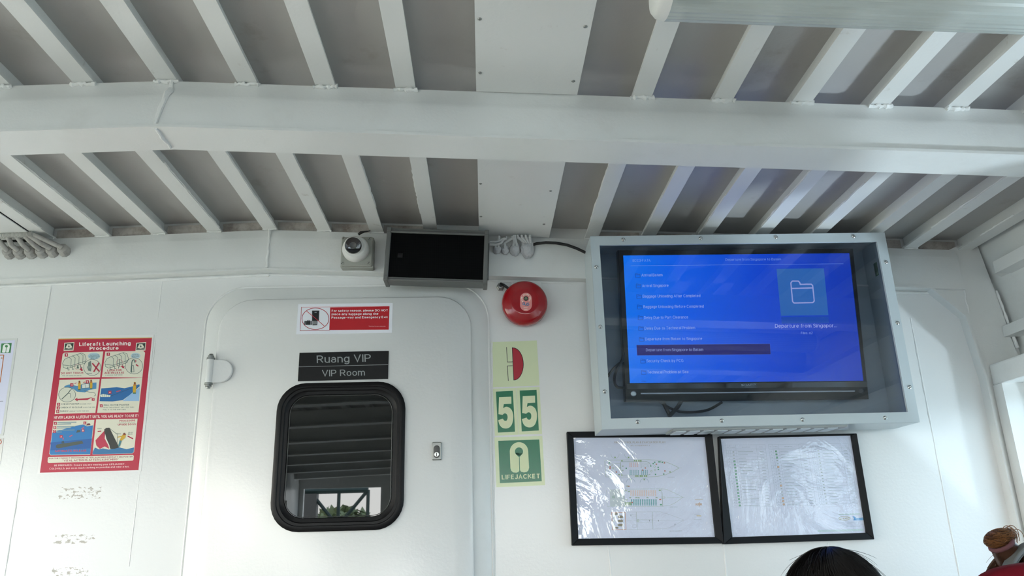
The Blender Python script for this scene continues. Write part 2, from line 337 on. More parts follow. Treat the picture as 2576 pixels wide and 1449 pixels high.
def strokes(txt, sw):
    """vertices and quads of a line of lettering, stroke width sw"""
    vs, fs = [], []; x = 0.0
    for ch in txt:
        if ch == ' ': x += .36; continue
        adv, ss = GLYPH[ch]
        for st in ss:
            st = [p for i, p in enumerate(st) if i == 0 or math.hypot(p[0]-st[i-1][0], p[1]-st[i-1][1]) > 1e-4]
            n = len(st); k0 = len(vs); closed = math.hypot(st[0][0]-st[-1][0], st[0][1]-st[-1][1]) < 1e-3
            for i, (px, py) in enumerate(st):
                a = st[i-1] if i else (st[-2] if closed else None); b = st[i+1] if i < n-1 else (st[1] if closed else None)
                def nrm(p, q): d = math.hypot(q[0]-p[0], q[1]-p[1]); return (-(q[1]-p[1])/d, (q[0]-p[0])/d)
                n1 = nrm(a, (px, py)) if a else None; n2 = nrm((px, py), b) if b else None
                n1 = n1 or n2; n2 = n2 or n1; mx, my = n1[0]+n2[0], n1[1]+n2[1]; L = math.hypot(mx, my)
                if L < .4: mx, my, sc = n2[0], n2[1], 1
                else: mx, my = mx/L, my/L; sc = min(2.2, 2/L)
                ex = ey = 0.0
                if not closed and n > 1 and i in (0, n-1):
                    q = st[1] if i == 0 else st[-2]; d = math.hypot(px-q[0], py-q[1]); ex, ey = (px-q[0])/d*sw*.0, (py-q[1])/d*sw*.0
                    if abs(py) < .001 or abs(py-1) < .001 or abs(py-.72) < .001: ey = (sw/2 if py > .01 else -sw/2) if abs(px-q[0]) < .5*abs(py-q[1]) else 0
                h = sw/2*sc
                vs += [(x+px+ex+mx*h, py+ey+my*h), (x+px+ex-mx*h, py+ey-my*h)]
            for i in range(n-1): fs.append((k0+2*i, k0+2*i+1, k0+2*i+3, k0+2*i+2))
        x += adv+sw+.13
    return vs, fs
def finish_prints():
    for s, c, h, txt, a, b, ch, wt, layer, lean, up in TEXTJOBS:
        sw = max(.11, .135+wt*4.2); vs, fs = strokes(txt, sw)
        # keep the ink inside the cap height
        x0 = min(v[0] for v in vs); x1 = max(v[0] for v in vs); L = math.hypot(b[0]-a[0], b[1]-a[1])
        ex, ey = (b[0]-a[0])/L, (b[1]-a[1])/L; ux, uy = up if up else (ey, -ex)
        kx = L/(x1-x0); ky = ch/(1+sw)
        pts = [(a[0]+ex*((v[0]-x0)*kx+lean*v[1]*ky)+ux*(v[1]+sw/2)*ky, a[1]+ey*((v[0]-x0)*kx+lean*v[1]*ky)+uy*(v[1]+sw/2)*ky) for v in vs]
        s.faces(h, pts, fs, layer, c)
    for s in PRINTS:
        for name, c in s.parts.items():
            if not c['f']: continue
            me = bpy.data.meshes.new(name); me.from_pydata(c['v'], [], c['f']); me.update()
            for mt in c['mats']: me.materials.append(mt)
            me.polygons.foreach_set('material_index', c['m'])
            o = bpy.data.objects.new(name, me); COL.objects.link(o); put(o, s.parent)
def WALL(Y=0.0): return lambda x, y: U(x, y, Y)
FRONT = (0, -1, 0)
def sheet(name, quad, mt, parent, th=.0008, y=None):
    """thin rectangular sheet whose four front corners are quad; thickness goes back to +y"""
    return MB().prism(quad, (0, th, 0)).obj(name, mt, parent, smooth=0)

# ================================================================== THE CABIN SHELL
XK = -.70                                   # ridge of the cambered roof
def zf(x): return 2.153-.045*(x-XK) if x > XK else 2.153+.031*(x-XK)     # underside of the roof stiffeners
HS = .046                                   # stiffener height
XL, XR, YB = -2.50, 1.80, -8.6
def roofz(x): return zf(x)+HS

# floor
struct(MB().box(XL-.1, XR+.1, YB-.1, .06, -.06, 0).obj('floor', 'floor', smooth=0), 'brown cabin floor')
# front wall with raised weld seams
front = struct(MB().prism([(XL-.1, 0, 0), (XR+.1, 0, 0), (XR+.1, 0, 1.9), (1.72, 0, roofz(1.72)), (XK, 0, roofz(XK)), (XL-.1, 0, roofz(XL))], (0, .06, 0)).obj('wall_front', 'wall_paint', smooth=0),
               'glossy white painted steel front wall')
def seam(p, q, r=.0032, wob=.25, parent=front, n=24, Y=.0014, mt='weld_paint'):
    a, b = U(*p, Y), U(*q, Y)
    if q[1] > 1440: b = a+(b-a)*((a.z-.03)/(a.z-b.z)); n = 60      # these run on down to the floor
    return MB().tube([a.lerp(b, i/n)+Vector((random.uniform(-1, 1)*r*.15, 0, 0)) for i in range(n+1)], [r*random.uniform(1-wob, 1+wob) for _ in range(n+1)], 8).obj('weld_seam', mt, parent)
seam((131, 708), (12, 1449)); seam((409, 702), (325, 1425), .0022)
seam((1237, 862), (1245, 1449), .0032); seam((1529, 1374), (1538, 1449), .0032); seam((1820, 1368), (1828, 1449), .0032)
seam((2290, 800), (2413, 1449), .0032); seam((2081, 1366), (2086, 1385), .002)
# roof plating
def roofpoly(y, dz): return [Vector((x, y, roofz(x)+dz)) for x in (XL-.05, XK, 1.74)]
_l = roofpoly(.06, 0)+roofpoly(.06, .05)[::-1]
ceiling = struct(MB().loft([_l, [p+Vector((0, YB-.16, 0)) for p in _l]]).obj('ceiling', 'shaded_roof_paint', smooth=0), 'white painted steel roof plating')
# longitudinal stiffeners, each one bar
SX = [-3.05+.18*i for i in range(13)]
SX = [x for x in (-2.86, -2.68, -2.50, -2.32, -2.14, -1.96, -1.785, -1.605, -1.425, -1.245, -1.064, -.882, -.70, -.520, -.345, -.164, .375, .562, .744, .926, 1.106, 1.285, 1.465, 1.655) if x > XL]
for x in SX:
    z = zf(x); sl = -.045 if x > XK+.01 else (.031 if x < XK-.01 else 0)
    hw = .0225; b = MB()
    def pr(y): return [Vector((x+u, y, z+v+sl*u)) for u, v in ((-hw, 0), (hw, 0), (hw, .006), (.004, .007), (.004, HS+.003), (-.004, HS+.003), (-.004, .007), (-hw, .006))]
    n = 40; ys = [-.004+(YB+.004)*(i/n)**1.4 for i in range(n+1)]
    b.loft([[p+Vector((0, 0, random.uniform(-1, 1)*.0006)) for p in pr(y)] for y in ys])
    b.obj('stiffener', 'bar_paint', ceiling, smooth=0)
    # lumpy paint-over-weld along the visible edge of some bars
    if random.random() < .75 and -1.6 < x < 1.7:
        e = hw if x < XK+.5 else -hw
        y0 = random.uniform(-.25, -.05); y1 = y0-random.uniform(.15, .55)
        MB().tube([(x+e*.98, y0+(y1-y0)*i/20, z+.004+sl*e+random.uniform(-.001, .001)) for i in range(21)], [.0028*random.uniform(.5, 1.6) for _ in range(21)], 6).obj('weld_bead', 'weld_paint', ceiling)
# darker, mottled brown strip of bulkhead seen between the stiffener ends
for a, c in zip(SX, SX[1:]):
    if c-a < .3: MB().prism([(a+.02, -.012, zf(a+.02)-.004), (c-.02, -.012, zf(c-.02)-.004), (c-.02, -.012, roofz(c-.02)-.012), (a+.02, -.012, roofz(a+.02)-.012)], (0, .014, 0)).obj('end_strip', 'strip_brown', ceiling, smooth=0)

def beam_loft(xs, sect):
    b = MB(); b.loft([[Vector((x, y, zf(x)+z)) for y, z in sect] for x in xs]); return b
XS = [XL]+[XL+(XK-XL)*i/6 for i in range(1, 6)]+[XK-.004, XK+.004]+[XK+(1.70-XK)*i/8 for i in range(1, 9)]
# cross beam in view: pressed web, flange turned away from the camera
def curve_web(y0):
    s = [(y0+.014, -.001), (y0+.013, -.010), (y0+.010, -.026), (y0+.004, -.040), (y0, -.052), (y0, -.120), (y0-.011, -.1235), (y0-.012, -.131), (y0+.094, -.131), (y0+.094, -.123), (y0+.012, -.123), (y0+.012, -.052), (y0+.026, -.026), (y0+.030, -.001)]
    return s
YBEAM = -.93
beam = struct(beam_loft(XS, curve_web(YBEAM)).obj('cross_beam', 'paint', ceiling, smooth=50))
for k in range(2, 10):
    struct(beam_loft(XS, curve_web(YBEAM*k)).obj('cross_beam', 'paint', ceiling, smooth=50))
# butt weld at the ridge: wavy bead down the web and across the flange
MB().tube([(XK+(.012 if i < 4 else .018-.0022*i)+random.uniform(-.0008, .0008), YBEAM+(.012 if i < 3 else (.006 if i == 3 else -.0005)), zf(XK)-.004-.0098*i) for i in range(13)], [.005, .006, .007, .009, .008, .006, .0055, .006, .006, .006, .0055, .005, .004], 8, .15).obj('weld_bead', 'weld_paint', beam)
MB().tube([(XK-.004+.0012*math.sin(i*1.1), YBEAM-.004+.0105*i*.92, zf(XK)-.1315) for i in range(10)], [.004*random.uniform(.8, 1.25) for i in range(10)], 8, .1).obj('weld_bead', 'weld_paint', beam)
# weld lumps where each stiffener sits on the beam
for x in SX:
    if -1.5 < x < 1.6:
        MB().tube([(x-.027+.054*i/11, YBEAM+.011, zf(x)-.004+random.uniform(-.002, .002)) for i in range(12)], [random.uniform(.003, .0062) for i in range(12)], 7, .2).obj('weld_bead', 'weld_paint', beam)
        MB().tube([(x-.024+.048*i/8, -.034, zf(x)-.002+random.uniform(-.0012, .0012)) for i in range(9)], [random.uniform(.0015, .0036) for i in range(9)], 7, .2).obj('weld_bead', 'weld_paint', ceiling)

# ring beam on the front wall: web, bottom flange, corner gusset and side frame
RB = .146
rb = struct(beam_loft(XS[:-1]+[1.62], [(-.026, -.001), (-.028, -.012), (-.032, -.026), (-.034, -.034), (-.034, -RB+.006), (-.040, -RB+.006), (-.040, -RB), (.0, -RB), (.0, -.001)]).obj('trim_1', 'paint', smooth=50), 'white deep beam along the top of the front wall')
MB().tube([(XK+random.uniform(-.001, .001), -.0345, zf(XK)-.004-.0112*i) for i in range(13)], .004, 8, .2).obj('weld_bead', 'weld_paint', rb)
MB().tube([(-1.75+(1.05)*i/60, -.001, zf(-1.75+1.05*i/60)-RB-.006) for i in range(61)], [.0045*random.uniform(.5, 1.5) for i in range(61)], 7).obj('weld_bead', 'weld_paint', rb)
MB().tube([(XK+1.02*i/50, -.001, zf(XK+1.02*i/50)-RB-.005) for i in range(51)], [.003*random.uniform(.5, 1.5) for i in range(51)], 7).obj('weld_bead', 'weld_paint', rb)
MB().tube([(1.30+.34*i/20, -.001, zf(1.30+.34*i/20)-RB-.005) for i in range(21)], [.0035*random.uniform(.5, 1.5) for i in range(21)], 7).obj('weld_bead', 'weld_paint', rb)
# gusset and side-frame web (plane parallel to the wall), flange on the inner edge
g = [(1.52, zf(1.52)-RB), (1.606, 1.812), (1.628, 1.60), (1.636, .0), (1.79, 0), (1.785, 1.60), (1.752, 1.70), (1.728, 1.90), (1.70, roofz(1.70)), (1.60, zf(1.60)-.001), (1.52, zf(1.52)-.02)]
side = struct(MB().prism([(x, -.026, z) for x, z in g], (0, .026, 0)).obj('trim_2', 'paint', smooth=0), 'white corner gusset and side frame at the right end of the front wall')
inner = [(1.505, zf(1.505)-RB+.002), (1.603, 1.812), (1.626, 1.60), (1.634, 0)]
b = MB()
for (x0, z0), (x1, z1) in zip(inner, inner[1:]):
    d = Vector((x1-x0, 0, z1-z0)).normalized(); nn = Vector((d.z, 0, -d.x))*.007
    b.prism([(x0, -.036, z0), (x1, -.036, z1), (x1+nn.x*-1, -.036, z1-nn.z), (x0-nn.x, -.036, z0-nn.z)], (0, .037, 0))
b.obj('flange', 'paint', side, smooth=0)
MB().tube([(1.622+.002*math.sin(i), -.0265, 1.905-.0085*i) for i in range(11)], [.0032*random.uniform(.7, 1.4) for i in range(11)], 7).obj('weld_bead', 'weld_paint', side)
MB().tube([(1.733+.0025*i, -.027, 1.90-.018*i) for i in range(12)], [.004*random.uniform(.6, 1.5) for i in range(12)], 7).obj('weld_bead', 'weld_paint', side)

# right side: sloping shell above, thick lined window band below
def extr(poly, y0, y1): return MB().prism([(x, y0, z) for x, z in poly], (0, y1-y0, 0))
wr = struct(extr([(1.70, 2.11), (1.745, 1.925), (1.785, 1.69), (1.80, 1.60), (1.90, 1.60), (1.90, 2.13)], YB, .0).obj('wall_right', 'paint', smooth=0), 'white side shell above the windows')
W_Z0, W_Z1, XI, XO = .78, 1.578, 1.648, 1.80
extr([(XI, W_Z1), (1.80, W_Z1), (1.80, 1.646), (XI, 1.646)], YB, -.030).obj('window_header', 'paint', wr, smooth=0, bevel=.006)
extr([(XI, 0), (1.90, 0), (1.90, W_Z0), (XI, W_Z0)], YB, -.030).obj('lower_panel', 'paint', wr, smooth=0)
WY = [(-.075, -1.05), (-1.20, -2.20), (-2.35, -3.35), (-3.50, -4.50), (-4.65, -5.65), (-5.80, -6.80), (-6.95, -7.95)]
py = [-.030]+[v for a, c in WY for v in (a, c)]+[YB]
for a, c in zip(py[::2], py[1::2]):
    MB().box(XI, 1.80, c, a, W_Z0, W_Z1).obj('window_pier', 'paint', wr, smooth=0)
wl = struct(MB().box(XL-.06, XL, YB, 0, 0, W_Z0-.10).box(XL-.06, XL, YB, 0, 1.68, 2.2).obj('wall_left', 'paint', smooth=0), 'white side wall opposite')
for a, c in zip(py[::2], py[1::2]): MB().box(XL-.06, XL, c, a if a != -.030 else 0, W_Z0-.10, 1.68).obj('window_pier', 'paint', wl, smooth=0)
k = 1
for sx, side_x in ((1, 1.765), (-1, XL-.04)):
    for a, c in WY:
        z0, z1 = (W_Z0, W_Z1) if sx > 0 else (W_Z0-.10, 1.68)
        o1 = [Vector((side_x, p.x, p.z)) for p in rr(c, a, z0, z1, .06, 0)]; o2 = [Vector((side_x, p.x, p.z)) for p in rr(c+.035, a-.035, z0+.035, z1-.035, .05, 0)]
        d = Vector((.016, 0, 0)); b = MB(); b.loft([o1, [p-d for p in o1], [p-d for p in o2], o2, o1], False, False)
        wn = struct(b.obj('window_%d' % k, 'dark_steel', smooth=30), 'dark framed cabin side window'); k += 1
        f2 = MB().loft([[Vector((side_x, p.x, p.z)) for p in rr(c+.03, a-.03, z0+.03, z1-.03, .05, 0)], [Vector((side_x+.004, p.x, p.z)) for p in rr(c+.03, a-.03, z0+.03, z1-.03, .05, 0)]])\
            .obj('pane', 'tinted_pane' if sx > 0 else 'pane', wn, smooth=0)
# longitudinal bars on the right shell (the upper one ends in a point)
def shellx(z): return 1.745+(1.925-z)*.17 if z < 1.925 else 1.70+(2.11-z)*.243
for z, h, y0, point in ((1.955, .040, -.055, True), (1.757, .036, -.028, False)):
    x1 = shellx(z)+.012; x0 = x1-.062
    b = MB(); prof = lambda y, s: [Vector((x0+(1-s)*.03, y, z-h/2*s)), Vector((x1, y, z-h/2)), Vector((x1, y, z+h/2)), Vector((x0+(1-s)*.03, y, z+h/2*s))]
    b.loft(([prof(y0, .15), prof(y0-.05, 1)] if point else [prof(y0, 1)])+[prof(-3, 1), prof(YB, 1)]); b.obj('side_stringer', 'bar_paint', wr, smooth=0)
# rear wall with a wide opening
rear = struct(MB().box(XL, XR, YB-.06, YB, 0, .95).box(XL, XR, YB-.06, YB, 1.86, 2.16).box(XL, -2.44, YB-.06, YB, .95, 1.86).box(-1.40, -1.18, YB-.06, YB, .95, 1.86).box(1.35, XR, YB-.06, YB, .95, 1.86).obj('wall_back', 'paint', smooth=0), 'white rear wall with open window bay')

# flat cover panels under the stiffeners
def cover(name, label, x0, x1, y0, y1, screws, dz=.003):
    t = thing(name, label, 'panel', ((x0+x1)/2, (y0+y1)/2, zf((x0+x1)/2)-dz))
    MB().hexa([(x0, y1, zf(x0)-dz), (x1, y1, zf(x1)-dz), (x1, y0, zf(x1)-dz), (x0, y0, zf(x0)-dz), (x0, y1, zf(x0)), (x1, y1, zf(x1)), (x1, y0, zf(x1)), (x0, y0, zf(x0))]).obj('sheet', 'bar_paint', t, smooth=0)
    for p in screws:
        q = UZ(*p, zf(.12)-dz); q.z = zf(q.x)-dz
        MB().lathe(q, (0, 0, -1), [(.0001, .0022), (.0028, .0020), (.0042, .0008), (.0044, 0)], 12).obj('screw', 'dull_steel', t)
px0 = -.004; px1 = .232
cover('ceiling_panel', 'flat white cover panel on the ceiling nearer than the big cross beam', px0, px1-.006, YBEAM+.010, YBEAM*2+.02, [(1207, 53), (1472, 62), (1208, 188), (1442, 200)])
cover('ceiling_panel', 'flat white cover panel on the ceiling between speaker and cross beam', px0, px1, -.036, YBEAM+.09, [(1209, 466), (1385, 477), (1210, 548), (1368, 561)])
cover('ceiling_panel', 'pale flat ceiling panel at the far left above the cable bundle', -1.95, -1.452, -.036, YBEAM+.09, [])
# outdoors behind the stern, seen only mirrored in the door glass
quay = struct(MB().box(-40, 40, -60, YB-3, -.9, -.8).obj('quay_ground', 'quay', smooth=0), 'grey quay behind the cabin')

# ================================================================== DOOR
YD = -.045
dl = (U(530, 1030, YD).x+U(492, 1445, YD).x)/2; dr = (U(1188, 813, YD).x+U(1189, 1445, YD).x)/2; dt = (U(625, 753, YD).z+U(1119, 745, YD).z)/2
ol = U(457, 1445).x; orr = U(1240, 1400).x; ot = (U(700, 720).z+U(1130, 718).z)/2
door = struct(bpy.data.objects.new('door_1', None), 'white steel door with rounded corners and a dark window'); COL.objects.link(door); door.location = ((dl+dr)/2, 0, .12)
b = MB(); b.loft([rr(ol, orr, .12, ot, .125, 0), rr(ol+.004, orr-.004, .124, ot-.004, .122, -.004), rr(dl-.012, dr+.014, .15, dt+.012, .108, -.026), rr(dl+.02, dr-.02, .17, dt-.02, .09, -.028)]); b.obj('door_frame', 'paint', door, smooth=50)
b = MB(); b.tube([p+Vector((0, -.002, 0)) for p in rr(ol, orr, .12, ot, .125, 0, 10)]+[rr(ol, orr, .12, ot, .125, 0, 10)[0]+Vector((0, -.002, 0))], .0035, 6, .2); b.obj('weld_bead', 'weld_paint', door)
leaf = MB().loft([rr(dl, dr, .16, dt, .105, -.030), rr(dl, dr, .16, dt, .105, YD+.004), rr(dl+.004, dr-.004, .164, dt-.004, .101, YD)]).obj('door_leaf', 'wall_paint', door, smooth=50)
# window in the leaf: stepped rubber surround and dark pane
wx0, wx1 = (U(690, 1150, YD).x), (U(1018, 1150, YD).x); wz0, wz1 = U(855, 1336, YD).z, U(870, 963, YD).z
dw = MB()
dw.loft([rr(wx0, wx1, wz0, wz1, .085, YD+.001), rr(wx0, wx1, wz0, wz1, .085, YD-.008), rr(wx0+.006, wx1-.006, wz0+.006, wz1-.006, .080, YD-.013), rr(wx0+.015, wx1-.015, wz0+.015, wz1-.015, .073, YD-.013), rr(wx0+.017, wx1-.017, wz0+.017, wz1-.017, .072, YD-.010), rr(wx0+.024, wx1-.024, wz0+.024, wz1-.024, .068, YD-.010),
         rr(wx0+.027, wx1-.027, wz0+.027, wz1-.027, .066, YD-.006), rr(wx0+.036, wx1-.036, wz0+.038, wz1-.036, .060, YD-.004), rr(wx0+.038, wx1-.038, wz0+.040, wz1-.038, .058, YD)], False, False)
dwf = dw.obj('door_window', 'black_rubber', door, smooth=40)
MB().loft([rr(wx0+.034, wx1-.034, wz0+.036, wz1-.034, .058, YD-.0012), rr(wx0+.034, wx1-.034, wz0+.036, wz1-.034, .058, YD)]).obj('pane', 'door_glass', dwf, smooth=0)
MB().tube([rr(wx0+.04, wx1-.04, wz0+.042, wz1-.04, .055, YD-.0025)[i % 36] for i in range(37)], .0010, 6).obj('inner_bead', 'dark_steel', dwf)
# hinge
hz0, hz1 = U(525, 964, YD).z, U(527, 906, YD).z; hx = U(523, 935, YD-.01).x; hx1 = U(587, 932, YD).x
hg = MB(); R = (hz1-hz0)/2; cx = hx1-R
hg.prism([(hx, YD-.009, hz0), (cx, YD-.009, hz0)]+[(cx+R*math.sin(PI*i/14), YD-.009, hz0+R-R*math.cos(PI*i/14)) for i in range(1, 14)]+[(cx, YD-.009, hz1), (hx, YD-.009, hz1)], (0, .009, 0))
hgo = hg.obj('hinge', 'wall_paint', door, smooth=40, bevel=.0025)
MB().lathe((hx+.004, YD-.006, hz0), (0, 0, 1), [(.011, 0), (.0115, .002), (.0115, hz1-hz0-.002), (.011, hz1-hz0)], 20).obj('knuckle', 'wall_paint', hgo)
for z, s in ((hz1, 1), (hz0, -1)):
    MB().lathe((hx+.004, YD-.006, z), (0, 0, s), [(.0125, 0), (.0125, .006), (.0095, .0065), (.0095, .012), (.007, .014), (.006, .018), (.001, .019)], 14).obj('hinge_pin', 'dull_steel', hgo)
# lock
lx0, lx1, lz0, lz1 = U(1087, 1157, YD).x, U(1111, 1157, YD).x, U(1097, 1158, YD).z, U(1097, 1113, YD).z
lk = MB().loft([rr(lx0, lx1, lz0, lz1, .003, YD), rr(lx0, lx1, lz0, lz1, .003, YD-.007), rr(lx0+.002, lx1-.002, lz0+.002, lz1-.002, .003, YD-.009)]).obj('lock_plate', 'dull_steel', door, smooth=30)
lc = (lx0+lx1)/2; lm = (lz0+lz1)/2
MB().loft([rr(lc-.0095, lc+.0095, lm-.021, lm+.017, .0094, YD-.0088), rr(lc-.0095, lc+.0095, lm-.021, lm+.017, .0094, YD-.0105), rr(lc-.0075, lc+.0075, lm-.019, lm+.015, .0074, YD-.0112)]).obj('escutcheon', 'dark_steel', lk, smooth=30)
kc = MB().lathe((lc, YD-.011, lm-.0105), (0, -1, 0), [(.0072, 0), (.0072, .003), (.0064, .0036)], 20).obj('lock_cylinder', 'steel', lk)
MB().box(lc-.0011, lc+.0011, YD-.0152, YD-.0145, lm-.0155, lm-.0060).obj('keyhole', 'void', lk, smooth=0)

# ---- luggage notice
def qd(pts, Y, z=(0, 0, 1)): return [U(z[0]+x/z[2], z[1]+y/z[2], Y) for x, y in pts]
Z2 = (740, 750, 6.585)
def sign(name, label, cat, quad, Y, zoom, mt, th=.0012):
    q = qd(quad, Y-th, zoom); c = sum(q, Vector())/4
    t = thing(name, label, cat, (c.x, Y, min(p.z for p in q)))
    sheet('backing', q, mt, t, th)
    return t, Print(WALL(Y-th), FRONT, zoom)
t, p = sign('luggage_notice', 'red and white sticker with crossed-out luggage on the door', 'sign', [(68, 97), (1633, 80), (1620, 572), (32, 600)], YD, Z2, pm('e4e6f0'))
p.part('print')
p.line('d0475a', [(122, 150), (1578, 136)], 5, 1); p.line('a0343f', [(97, 541), (585, 531)], 8, 1); p.line('a83a48', [(122, 148), (97, 541)], 8, 1)
p.poly('b60a1c', [(598, 153), (1580, 138), (1567, 522), (582, 528)], 1)
p.ring('b03545', 352, 342, 224, 178, 10, 2, 48); 
p.poly('17191d', [(297, 206), (418, 206), (410, 378), (296, 378)], 2); p.poly('2c3136', [(306, 214), (410, 214), (402, 372), (303, 372)], 3); p.poly('0c0d0f', [(314, 222), (400, 222), (393, 366), (312, 366)], 4); p.rect('8a8f95', 338, 230, 374, 244, 5)
p.poly('17191d', [(172, 378), (292, 374), (296, 442), (168, 444)], 2); p.line('17191d', [(216, 378), (218, 366), (256, 365), (258, 376)], 6, 2); p.line('c9cdd2', [(196, 380), (190, 440)], 5, 3); p.line('c9cdd2', [(276, 378), (276, 440)], 5, 3)
p.poly('17191d', [(304, 372), (386, 372), (382, 450), (304, 452)], 5)
for i in range(5): p.line('c9cdd2', [(316+13.5*i, 382), (316+13.2*i, 436)], 5, 6)
p.line('c23142', [(208, 218), (300, 290)], 9, 7); p.line('c23142', [(300, 290), (385, 362)], 9, 7); p.line('c23142', [(385, 362), (498, 462)], 9, 7)
p.part('lettering')
p.text('f6e9ea', 'For safety reason, please DO NOT', (622, 229), (1552, 219), 36, .018)
p.text('f6e9ea', 'place any luggage along the', (620, 284), (1396, 276), 36, .018)
p.text('f6e9ea', 'Passage-way and Emergency Exit', (618, 341), (1548, 331), 36, .018)
p.text('f0c9cd', 'Thank you for your cooperation', (1234, 471), (1514, 471), 12, .01)
p.build(t)
# ---- VIP room plate
t, p = sign('room_plate', 'black two-line room name plate on the door above the window', 'sign', [(88, 905), (1565, 872), (1553, 1335), (60, 1375)], YD, Z2, mat('plate_black', (.006, .006, .007), .4, spec=.3, bump=.2, bscale=60), .004)
p.part('dividing_line'); p.line('8e9192', [(78, 1138), (1557, 1101)], 8, 1)
p.part('heading_lettering'); p.text('8f9495', 'Ruang VIP', (376, 1076), (1272, 1052), 124, 0); p.part('lettering'); p.text('8f9495', 'VIP Room', (462, 1298), (1172, 1282), 106, 0); p.build(t)

# ---- safety stickers right of the door
Z3 = (1220, 840, 3.622)
PH = mat('sticker_pale', hexc('cbd4b0', 1.2), .3, bump=.15, bscale=60); GR = mat('sticker_green', hexc('0d6e4c', 1.1), .25)
t, p = sign('alarm_sticker', 'pale sticker with red half-disc horn symbol under the fire bell', 'sign', [(55, 75), (472, 60), (497, 470), (72, 487)], 0, Z3, PH, .0006)
p.part('symbol')
arc = [(248, 126)]+[(254+92*math.sin(PI*i/16)+(i/16)*8, 126+148-148*math.cos(PI*i/16)) for i in range(1, 16)]+[(262, 421)]
p.poly('a3142a', arc, 1); p.line('151515', arc, 5, 2, True)
p.line('151515', [(197, 122), (203, 256), (250, 254)], 5); p.line('151515', [(250, 290), (205, 291), (212, 427)], 5); p.build(t)
for q, g5, lab, d, a in (([(72, 500), (283, 492), (305, 918), (90, 928)], [(100, 526), (254, 518), (274, 891), (118, 899)], 'left of the two green stickers showing the digit 5', [(240, 572), (128, 577)], (120, 868, 258)),
                      ([(286, 491), (497, 484), (520, 912), (308, 917)], [(316, 516), (470, 509), (491, 880), (335, 888)], 'right of the two green stickers showing the digit 5', [(452, 560), (343, 565)], (336, 858, 474))):
    t, p = sign('number_sticker', lab, 'sign', q, 0, Z3, PH, .0006); t['group'] = 'green number stickers'
    p.part('green_field'); p.poly(GR, g5, 1); p.part('digit'); x0, yb, x1 = a
    # digit drawn as in the photo: flat top bar, stem, open bowl
    s = x0-120; e = yb-868
    bowl = [(131, 721), (126, 700)]
    D = [(128, 577), (240, 572), (241, 637), (172, 640), (166, 672)]
    D += [(166+2, 676), (190, 664), (214, 668), (238, 686), (252, 714), (258, 752), (254, 796), (240, 834), (216, 856), (186, 862), (154, 852), (132, 826), (120, 786), (163, 772), (172, 786), (184, 792), (198, 788), (206, 766), (204, 742), (194, 728), (180, 724), (168, 730), (160, 738), (123, 731)]
    def cat(P):      # smooth curve through the points
        o = []
        for i in range(len(P)-1):
            a_, b_, c_, d_ = P[max(i-1, 0)], P[i], P[i+1], P[min(i+2, len(P)-1)]
            for k in range(4):
                u = k/4; o.append(tuple(.5*(2*b_[m]+(c_[m]-a_[m])*u+(2*a_[m]-5*b_[m]+4*c_[m]-d_[m])*u*u+(3*b_[m]-a_[m]-3*c_[m]+d_[m])*u**3) for m in (0, 1)))
        return o+[P[-1]]
    D = D[:5]+cat(D[5:18])+cat(D[18:28])+D[28:]
    p.poly('d3d9b4', [(x+s, y+e) for x, y in D], 2); p.build(t)
t, p = sign('lifejacket_sticker', 'green LIFEJACKET sticker, lowest of the stickers beside the door', 'sign', [(86, 942), (522, 930), (548, 1378), (104, 1397)], 0, Z3, PH, .0006)
p.part('green_field'); p.poly(GR, [(121, 974), (495, 962), (518, 1342), (136, 1360)], 1)
p.part('lifejacket_symbol')
p.poly('ccd6ae', [(310+84*math.cos(PI+PI*i/16), 1072+86*math.sin(PI+PI*i/16)) for i in range(17)]+[(402, 1220), (395, 1245), (380, 1258), (355, 1262), (330, 1256), (317, 1240), (305, 1258), (285, 1265), (258, 1262), (240, 1248), (232, 1225)], 2)
p.ell(GR, 310, 1072, 37, 38, 3); p.poly(GR, [(276, 1084), (344, 1084), (319, 1118), (302, 1118)], 3); p.line(GR, [(312, 1110), (316, 1250)], 6, 3)
p.part('lettering'); p.text('cdd7b2', 'LIFEJACKET', (153, 1327), (499, 1315), 42, .022); p.build(t)

# ---- fire bell
ZB = (1220, 680, 8.05)
bc = U(1320.5, 759, -.05); br = (U(1379, 759, -.05).x-U(1262.5, 759, -.05).x)/2
t = thing('fire_bell', 'round glossy red fire alarm bell on the wall', 'bell', (bc.x, 0, bc.z-br))
MB().lathe((bc.x, 0, bc.z), (0, -1, 0), [(br*.62, 0), (br*.62, .022), (br*.3, .023)], 32).obj('backbox', 'dark_steel', t)
MB().lathe((bc.x, -.016, bc.z), (0, -1, 0), [(br*.97, .0), (br, .003), (br, .016), (br*.985, .024), (br*.93, .032), (br*.82, .0375), (br*.66, .040), (br*.62, .0415), (br*.57, .0425), (br*.5, .0425), (.001, .0425)], 64).obj('gong', 'bell_red', t)
a0 = U(1285, 700, 0); a1 = U(1362, 712, 0)
MB().box(a0.x, a1.x, -.014, 0, bc.z+br*.70, bc.z+br*1.06).obj('mounting_plate', 'wall_paint', t, smooth=0, bevel=.002)
YG = -.016-.0425
p = Print(WALL(YG), FRONT, ZB); p.part('label_plate')
cx = 830
p.poly('d98a86', [(cx+120*math.cos(PI+PI*i/14), 575+120*math.sin(PI+PI*i/14)) for i in range(15)]+[(cx+120*math.cos(PI*i/14), 705+120*math.sin(PI*i/14)) for i in range(15)], 2)
p.ell('23211d', cx, 572, 50, 48, 3); p.poly('8a9a7a', [(cx-32, 588), (cx-16, 548), (cx+16, 548), (cx+32, 588)], 4); p.rect('23211d', cx-12, 556, cx+12, 578, 5)
